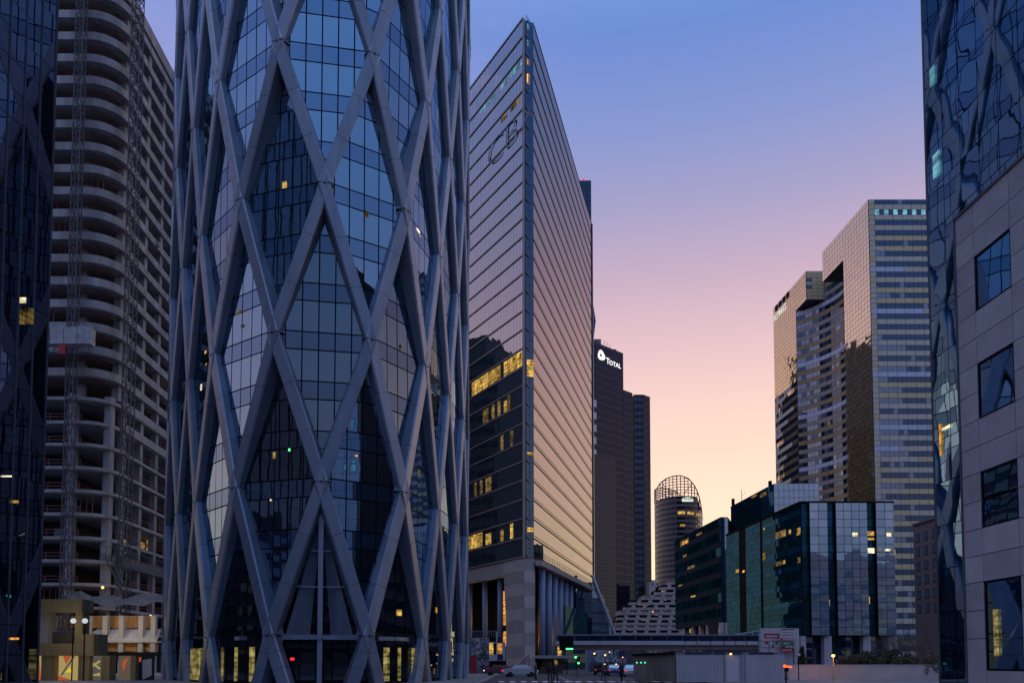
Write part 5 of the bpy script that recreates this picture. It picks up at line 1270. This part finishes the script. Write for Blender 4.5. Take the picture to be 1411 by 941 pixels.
# ================================================================== 17 lamps and signals
p = pt(1148, 903, 72); sl_ = thing('street_lamp', 'street lamp with a glowing orange sodium head in front of the hedge', 'street lamp', (p.x, 72, 0))
mb = MB(); mb.tube(V(p.x, 72, 0), V(p.x, 72, p.z-.1), .07, 8, r2=.045); mb.tube(V(p.x, 72, 0), V(p.x, 72, .5), .11, 8); mb.build('pole', solid('lamp_pole', (.4, .3, .25), .5, .1), sl_)
mb = MB(); mb.ball(p+V(0, -.02, 0), .15, 12, sz=.75); mb.build('lamp_head', M['sodium'], sl_, smooth=True)
mb = MB(); mb.tube(p+V(0, 0, .12), p+V(0, 0, .2), .2, 10, r2=.06); mb.build('cap', M['black'], sl_)
p = pt(1100, 902, 73); s2_ = thing('street_lamp', 'unlit dark street lamp with a pale dome in front of the cypress', 'street lamp', (p.x, 73, 0))
mb = MB(); mb.tube(V(p.x, 73, 0), V(p.x, 73, p.z), .05, 8); mb.build('pole', M['black'], s2_)
mb = MB(); mb.ball(p, .2, 10, sz=.6); mb.build('dome', M['paint_grey'], s2_, smooth=True)
p = pt(1081, 917.5, 62); ob = thing('orange_light_bar', 'short glowing red orange light bar on a black post beside the container', 'light', (p.x, 62, 0))
q = pt(1091, 918.5, 62); mb = MB(); mb.tube(p, q, .075, 8); mb.tube(p-V(.05, 0, -.1), p-V(-.08, 0, .06), .1, 8); mb.build('lit_bar', M['orange_sig'], ob)
mb = MB(); mb.tube(V(p.x+.1, 62, 0), V(p.x+.1, 62, p.z-.08), .06, 8); mb.box(p.x, p.x+.3, 61.95, 62.08, p.z-.4, p.z-.09); mb.build('post', M['black'], ob)
p = pt(797, 913, 90); ts = thing('traffic_light', 'traffic light showing green in front of the green glass annex', 'traffic light', (p.x, 90, 0))
mb = MB(); mb.box(p.x-.17, p.x+.17, 89.9, 90.2, p.z-.25, p.z+.75); mb.build('housing', M['black'], ts)
mb = MB(); mb.tube(V(p.x, 90.05, 0), V(p.x, 90.05, p.z-.25), .06, 8); mb.build('pole', M['galv_dark'], ts)
mb = MB(); mb.ball(p+V(0, -.12, 0), .13, 10); mb.build('green_lens', M['green_sig'], ts)
for off_ in (.28, .53): mb = MB(); mb.ball(p+V(0, -.06, off_), .1, 10); mb.build('dark_lens', M['galv_dark'], ts)
p = pt(794, 905, 94); g2 = thing('green_sign', 'small glowing green sign just above the traffic light', 'sign', (p.x, 94, 0)); mb = MB(); mb.box(p.x-.2, p.x+.25, 93.9, 94, p.z-.12, p.z+.12); mb.build('panel', M['green_sig'], g2); mb = MB(); mb.box(p.x-.03, p.x+.03, 94.01, 94.07, 0, p.z); mb.build('post', M['black'], g2)
p = pt(785, 893.5, 106); g3 = thing('green_neon_bar', 'thin green neon bar under the left end of the footbridge', 'sign', (p.x, 106, 0)); mb = MB(); mb.box(p.x-.5, p.x+.45, 105.9, 106, p.z-.1, p.z+.1); mb.build('panel', M['green_sig'], g3)
p = pt(780, 893.2, 106); mb = MB(); mb.box(p.x-.9, p.x+1, 106.01, 106.2, p.z-.2, p.z+1.5); mb.build('backing', M['black'], g3)
# ================================================================== 18 kiosk canopy at the pointed tower
kc = thing('kiosk_canopy', 'flat pale kiosk canopy over a lit counter at the foot of the pointed tower', 'kiosk', (8, 120, 0))
Yx = 120; a, b = pt(738, 902.5, Yx), pt(792, 906.5, Yx)
mb = MB(); mb.box(a.x, b.x, Yx, Yx+5, b.z, a.z); mb.build('roof', M['base'], kc)
mb = MB(); mb.box(a.x+.6, b.x-1.5, Yx+3.6, Yx+4, 0, b.z-.003); mb.build('back_wall', M['paint_tan'], kc)
for px in (743, 762, 781): q = pt(px, 912, Yx+1); mb = MB(); mb.tube(V(q.x, Yx+1, 0), V(q.x, Yx+1, b.z), .09, 8); mb.build('post', M['black'], kc)
for (px0, px1, py0, py1, m_) in ((764, 768, 909, 915, 'lit_y'), (776, 783, 911, 914, 'paint_red'), (740, 747, 909, 918, 'black'), (748, 761, 909, 913, 'conc_brown')):
    a, b = pt(px0, py0, Yx+3.5), pt(px1, py1, Yx+3.5); mb = MB(); mb.box(a.x, b.x, Yx+3.5, Yx+3.59, b.z, a.z); mb.build('panel', M[m_], kc)
p = pt(771, 897, 140); mb = MB(); mb.box(p.x-.35, p.x+.35, 139.8, 140, p.z-.9, p.z+.9); mb.build('lit_sign', M['lit_y'], kc)
st_ = thing('stair_handrail', 'dark stair handrail rising against the pale stone pier', 'handrail', (.5, 125, 0))
mb = MB(); mb.beam(pt(709, 922, 125), pt(729, 902, 125), .14, .14); mb.beam(pt(709, 926, 125), pt(729, 906, 125), .08, .08)
for t_ in (0, .33, .66, 1): q = pt(709, 922, 125).lerp(pt(729, 902, 125), t_); mb.beam(q, V(q.x, q.y, 0), .08, .08)
mb.build('rail', M['coat_red'], st_)
# ================================================================== 19 left booth with fresco
bo = thing('lit_booth', 'grey booth with two yellow lit windows left of the stone pier', 'booth', (-5, 120, 0))
Yo = 122
pb('wall', 672, 696, 884, 910, Yo, 4, M['paint_grey'], bo); pb('lower_wall', 675, 693, 910, 935, Yo+.4, 3, M['black'], bo)
pb('lit_window', 674, 680, 885.5, 901, Yo-.05, .04, M['lit_y'], bo); pb('lit_window', 685, 692, 885.5, 900, Yo-.05, .04, M['lit_o'], bo)
pb('blue_panel', 685.5, 693, 877, 885, Yo-.08, .06, M['paint_blue'], bo); pb('blue_panel', 685.5, 693, 901, 909, Yo-.08, .06, M['paint_blue'], bo)
pb('dark_pane', 680.3, 683.5, 885.5, 901, Yo-.05, .04, M['black'], bo); pb('corner_post', 683.6, 685.3, 870, 909, Yo-.12, .2, M['paint_grey'], bo)
mb = MB()
for px in range(650, 685, 3): q = pt(px, 870, Yo+1); mb.beam(V(q.x, Yo+1, zat(px, 877, Yo+1)), V(q.x, Yo+1, zat(px, 869, Yo+1)), .06, .06)
q, r_ = pt(650, 869, Yo+1), pt(685, 869, Yo+1); mb.beam(q, r_, .08, .08); mb.build('railing', M['galv'], bo)
fm = thing('fresco_wall', 'grey patterned wall with red panels beside the lattice tower right edge', 'wall', (-6, 116, 0))
pb('patterned_face', 640, 674, 878, 942, 116, .5, M['mural_bw'], fm); pb('red_panel', 648, 656.5, 903, 942, 115.7, .2, M['paint_red'], fm); pb('red_panel', 666, 675, 919, 942, 115.7, .2, M['paint_red'], fm)
gm = thing('graffiti_wall', 'white and grey patterned hoarding under the middle of the footbridge', 'wall', (12, 128, 0))
pb('patterned_face', 818, 855, 891, 912, 128, .5, M['mural_bw2'], gm); pb('base_wall', 814, 862, 912, 925, 127.8, .8, M['conc_dark'], gm); pb('side_wall', 808, 818, 888, 925, 128.5, 2, M['colm'], gm)
uw = thing('underpass_wall', 'dark wall with a blue panel behind the parked cars under the footbridge', 'wall', (17, 126, 0))
pb('wall', 855, 890, 886, 930, 130, .6, M['conc_dark'], uw); pb('blue_panel', 852, 861, 896, 904, 126, .2, M['paint_blue'], uw); pb('pink_panel', 852, 863, 906, 913, 125.8, .2, solid('dusky_pink', (.35, .22, .30), .7, .2), uw)
for i, (px, py) in enumerate(((819, 900), (834, 902), (833, 915), (849, 915), (840, 898), (858, 905))):
    p = pt(px, py, 112); o = tag(None or bpy.data.objects.new('bulb_lamp', None), 'x', 'lamp') if False else thing('bulb_lamp', ['small warm lamp at the left end of the patterned hoarding', 'small warm lamp in the middle of the patterned hoarding', 'small amber lamp low on the left under the footbridge', 'small amber lamp low beside the pink panel', 'small pale lamp high on the patterned hoarding', 'small lamp by the blue panel under the footbridge'][i], 'lamp', (p.x, 112, 0), 'small lamps under the footbridge')
    mb = MB(); mb.ball(p, .13 if i < 4 else .08, 8); mb.build('bulb', M['amber_small'], o); mb = MB(); mb.tube(V(p.x, 112.05, 0), p+V(0, .05, -.12), .04, 6); mb.build('pole', M['black'], o)
# ================================================================== 20 cars
def car(x, y, ang, paint, label):
    t_ = thing('parked_car', label, 'car', (x, y, 0), 'parked cars on the street')
    prof = [(-2.1, .35), (-2.12, .75), (-1.9, .92), (-1.2, 1.0), (-.75, 1.42), (.75, 1.46), (1.35, 1.02), (2.0, .88), (2.12, .6), (2.1, .35)]
    def W(a, b, c): return V(x+a*math.cos(ang)-b*math.sin(ang), y+a*math.sin(ang)+b*math.cos(ang), c)
    mb = MB(); n_ = len(prof)
    hw = lambda z: .86 if z < 1.05 else .68
    l_ = [W(a, -hw(z), z) for a, z in prof]; r_ = [W(a, hw(z), z) for a, z in prof]
    mb.face(l_); mb.face(r_[::-1])
    for i in range(n_): j = (i+1) % n_; mb.face([l_[i], r_[i], r_[j], l_[j]])
    mb.build('body', paint, t_)
    mb = MB()
    for s in (-1, 1): mb.face([W(-1.08, s*.80, 1.04), W(1.15, s*.80, 1.06), W(.7, s*.70, 1.39), W(-.72, s*.70, 1.37)][::s])
    mb.face([W(1.30, -.66, 1.06), W(1.30, .66, 1.06), W(.80, .6, 1.44), W(.80, -.6, 1.44)]); mb.face([W(-1.18, -.66, 1.04), W(-.78, -.6, 1.42), W(-.78, .6, 1.42), W(-1.18, .66, 1.04)])
    mb.build('windows', M['win_r'], t_)
    for a in (-1.3, 1.3):
        for s in (-1, 1):
            w_ = MB(); w_.tube(W(a, s*.66, .32), W(a, s*.90, .32), .32, 14); wo = w_.build('wheel', M['tyre'], t_)
    for s in (-1, 1):
        w_ = MB(); w_.obox(W(-2.1, s*.62, .72), V(.04, 0, 0), V(0, .16, 0), V(0, 0, .07)); w_.build('tail_light', M['red_sig'], t_)
        w_ = MB(); w_.obox(W(2.08, s*.62, .72), V(.05, 0, 0), V(0, .16, 0), V(0, 0, .07)); w_.build('headlight', M['sign_w'], t_)
q = pt(869, 0, 98).x if False else (869-705.5)/1100*98
car(q, 98, R(82), M['car_white'], 'white car under the footbridge beside the tan slatted cabin')
car((828-705.5)/1100*112, 112, R(80), M['coat_dark'], 'black car furthest left under the footbridge')
car((716-705.5)/1100*96, 96, R(10), M['car_white'], 'white car crossing in front of the stone pier')
car((690-705.5)/1100*100, 100, R(184), M['coat_red'], 'dark red car behind the white one near the stone pier')
car((846-705.5)/1100*104, 104, R(84), M['car_blue'], 'dark blue car left of the white one under the footbridge')
# ================================================================== 21 people
def person(px, Y_, coat, label, turn=0):
    x = (px-705.5)/1100*Y_; J = [(0, 0, .95), (0, 0, 1.2), (0, 0, 1.42), (0, 0, 1.50), (0, -.01, 1.60), (0, -.01, 1.72),
        (-.1, 0, .88), (-.13, .06, .48), (-.14, .18, .08), (-.14, .04, .05), (.1, 0, .88), (.12, -.14, .5), (.12, -.10, .1), (.12, -.24, .05),
        (-.19, 0, 1.40), (-.24, .08, 1.14), (-.24, -.02, .90), (.19, 0, 1.40), (.25, -.05, 1.14), (.24, -.16, .92)]
    E = [(0, 1), (1, 2), (2, 3), (3, 4), (4, 5), (0, 6), (6, 7), (7, 8), (8, 9), (0, 10), (10, 11), (11, 12), (12, 13), (2, 14), (14, 15), (15, 16), (2, 17), (17, 18), (18, 19)]
    Rr = [.15, .15, .14, .055, .095, .07, .1, .07, .05, .045, .1, .07, .05, .045, .075, .05, .04, .075, .05, .04]
    me = bpy.data.meshes.new('person'); me.from_pydata(J, E, []); o = bpy.data.objects.new('person', me); COL.objects.link(o)
    o.modifiers.new('s', 'SKIN'); 
    for i, v in enumerate(me.skin_vertices[0].data): v.radius = (Rr[i], Rr[i]*(.75 if i < 3 else 1)); v.use_root = (i == 0)
    sb = o.modifiers.new('d', 'SUBSURF'); sb.levels = 1; sb.render_levels = 1
    dg = bpy.context.evaluated_depsgraph_get(); m2 = bpy.data.meshes.new_from_object(o.evaluated_get(dg))
    o.modifiers.clear(); o.data = m2; m2.materials.clear(); m2.materials.append(coat); m2.materials.append(M['skin']); m2.materials.append(M['coat_dark'])
    for f in m2.polygons: f.material_index = 1 if f.center.z > 1.5 and f.center.y < .02 else (2 if f.center.z < .85 or f.center.z > 1.5 else 0); f.use_smooth = True
    o.location = (x, Y_, .0); o.rotation_euler.z = turn; tag(o, label, 'person', 'pedestrians on the street')
person(765, 66, M['coat_dark'], 'person in a dark coat walking in front of the kiosk canopy', .6)
person(856, 70, M['coat_dark'], 'person in dark clothes in front of the parked cars', 2.4)
person(738, 76, M['coat_red'], 'person in a dusky red coat near the stair handrail', -1.2)
person(757.5, 68, M['coat_dark'], 'person in black just left of the one before the kiosk', 3.0)
person(831, 73, M['coat_red'], 'person in a reddish coat under the patterned hoarding', 1.0)
# ================================================================== 22 planting
def leaves(mb, c, rx, ry, rz, n, s, mats=(0,), shell=.3):
    for _ in range(n):
        while True:
            a = V(random.uniform(-1, 1), random.uniform(-1, 1), random.uniform(-1, 1))
            if shell < a.length < 1: break
        p = Vector(c)+V(a.x*rx, a.y*ry, a.z*rz); u = V(random.gauss(0, 1), random.gauss(0, 1), random.gauss(0, 1)).normalized(); w_ = u.orthogonal().normalized()
        w_ = (w_*random.uniform(-1, 1)+u.cross(w_)*random.uniform(-1, 1)).normalized(); k = s*random.uniform(.6, 1.4)
        mb.face([p-u*k, p+w_*k*.5, p+u*k, p-w_*k*.5], random.choice(mats))
LM = [M['leaf1'], M['leaf2'], M['leaf3']]
xq = (1105-705.5)/1100*78; cy_ = thing('cypress_tree', 'dark conical cypress beside the stacked advertising board', 'tree', (xq, 78, 0))
mb = MB(); mb.tube(V(xq, 78, 0), V(xq, 78, 2.9), .1, 8, r2=.03); mb.build('trunk', M['bark'], cy_)
mb = MB(); zz = .4
while zz < 3.15: r_ = .62*(1-((zz-.3)/3.1)**1.6)+.05; leaves(mb, (xq+random.uniform(-.05, .05), 78, zz), r_, r_, .28, 150, .10, (0, 0, 0, 1), .2); zz += .24
mb.build('crown', LM, cy_)
def branch(mb, p, d, ln, r, depth):
    q = p+d*ln; mb.tube(p, q, r, 4, r2=r*.7, cap=False)
    if depth == 0: return
    for _ in range(3 if depth > 1 else 4):
        nd = (d+V(random.gauss(0, .42), random.gauss(0, .42), random.gauss(.08, .3))).normalized(); branch(mb, p+d*ln*random.uniform(.5, 1), nd, ln*random.uniform(.6, .85), r*.6, depth-1)
def shrub(px, py_top, Y_, label, kind, wpx=20):
    x = (px-705.5)/1100*Y_; h = zat(px, py_top, Y_); t_ = thing('bare_shrub' if kind == 'bare' else 'hedge_shrub', label, 'shrub', (x, Y_, 0), 'shrubs below the brown building')
    mb = MB(); cr2 = MB()
    for k in range(5 if kind == 'bare' else 3):
        d = V(random.gauss(0, .3), random.gauss(0, .2), 1).normalized(); branch(mb, V(x+random.uniform(-.4, .4), Y_, 0), d, h*.34, .05, 4 if kind == 'bare' else 2)
    mb.build('trunk', M['twig'], t_)
    if kind != 'bare':
        rx = wpx/1100*Y_/2
        for k in range(16): leaves(cr2, (x+random.uniform(-1, 1)*rx*.8, Y_+random.uniform(-1, 1), h*random.uniform(.2, .78)), rx*.35, .8, h*.24, 230, .10, (0, 1, 1) if kind == 'green' else (1, 2, 2), .1)
    else:
        leaves(cr2, (x, Y_, h*.62), wpx/1100*Y_/2, 1, h*.4, 330, .05, (2,), .0)
    cr2.build('crown', LM, t_)
shrub(1172, 899, 82, 'leftmost olive shrub of the row, beside the glowing street lamp', 'olive', 30)
shrub(1195, 896, 84, 'dense green shrub under the silver office block', 'green', 36)
shrub(1222, 893, 86, 'green shrub left of the bare shrubs', 'green', 34)
shrub(1250, 897, 80, 'brownish shrub in front of the bare shrubs', 'olive', 34)
shrub(1240, 856, 92, 'tall bare shrub left of the brown stone block', 'bare', 34)
shrub(1262, 846, 90, 'tallest bare shrub, before the brown stone block', 'bare', 34)
shrub(1279, 868, 86, 'bare shrub against the mirror tower corner', 'bare', 30)
shrub(1276, 900, 76, 'low brown shrub at the foot of the mirror tower', 'olive', 30)
lw = thing('garden_wall', 'low pale wall in front of the shrubs and the street lamp', 'wall', (32, 74.6, 0))
mb = MB(); mb.box((1084-705.5)/1100*75, (1300-705.5)/1100*75, 74.6, 74.9, 0, zat(1120, 916.5, 74.6)); mb.build('wall', M['resid'], lw)
mb = MB(); mb.box((1084-705.5)/1100*75-.05, (1300-705.5)/1100*75, 74.55, 74.95, zat(1120, 916.5, 74.6)+.002, zat(1120, 915.5, 74.6)+.02); mb.build('coping', M['paint_grey'], lw)
g = MB(); g.prism([(26, 74.92), (58, 74.92), (58, 100), (26, 100)], .12, .3); struct('planting_bed', g, M['leaf3'])

# ================================================================== lamps the photograph shows lit
def bulb(name, p, e, col, r=.25):
    l = bpy.data.lights.new(name, 'POINT'); l.energy = e; l.color = col; l.shadow_soft_size = r
    o = bpy.data.objects.new(name, l); COL.objects.link(o); o.location = p
for px, py, Y_, e in ((128, 858, 114, 170), (165, 858, 113, 220), (205, 858, 113, 220), (88, 862, 70.6, 30), (70, 896, 67, 60), (112, 896, 67, 60), (150, 885, 111, 150)):
    bulb('site_lamp_light', pt(px, py, Y_), e, (1, .74, .38))
p = pt(1148, 903, 71.6); bulb('street_lamp_light', p+V(0, -.4, 0), 60, (1, .4, .1))
for s_ in (8, 17): q = Rp(s_)-nR*2.6; bulb('lobby_lamp_light', V(q.x, q.y, 6), 130, (1, .5, .15))
for s_ in (14, 24): q = Lp(s_)-nL*5; bulb('lobby_lamp_light', V(q.x, q.y, 12), 220, (1, .5, .15))

# ================================================================== blocks across the street, mirrored in the glass
def city_block(x0, x1, y0, y1, h, label, m_):
    t_ = thing('city_block', label, 'office building', ((x0+x1)/2, (y0+y1)/2, 0), 'office blocks mirrored in the glass')
    mb = MB(); mb.prism([(x0, y0), (x1, y0), (x1, y1), (x0, y1)], 0, h); mb.build('wall', M[m_], t_)
    for k in range(int(h/3.8)-1):
        mb = MB(); z = 3+k*3.8
        for (a, b) in (((x0, y0), (x1, y0)), ((x1, y0), (x1, y1)), ((x1, y1), (x0, y1)), ((x0, y1), (x0, y0))):
            mb.beam(V(a[0], a[1], z+.9), V(b[0], b[1], z+.9), .5, 1.8, V(0, 0, 1))
        mb.build('window_band', M['eq_win'], t_)
city_block(-70, -18, -75, -45, 34, 'broad dark block mirrored low in the front facets of the lattice tower', 'conc_dark')
city_block(-12, 22, -95, -70, 27, 'lower brown block mirrored low in the entrance glass of the lattice tower', 'brick')
city_block(30, 80, -60, -20, 40, 'grey block mirrored low in the right facets of the lattice tower', 'conc_dark')
city_block(-150, -118, 40, 100, 46, 'grey block mirrored low in the left facets of the lattice tower', 'conc_dark')
city_block(66, 110, 60, 120, 30, 'brown block hidden behind the mirror glass tower and mirrored in the lattice tower', 'brick')
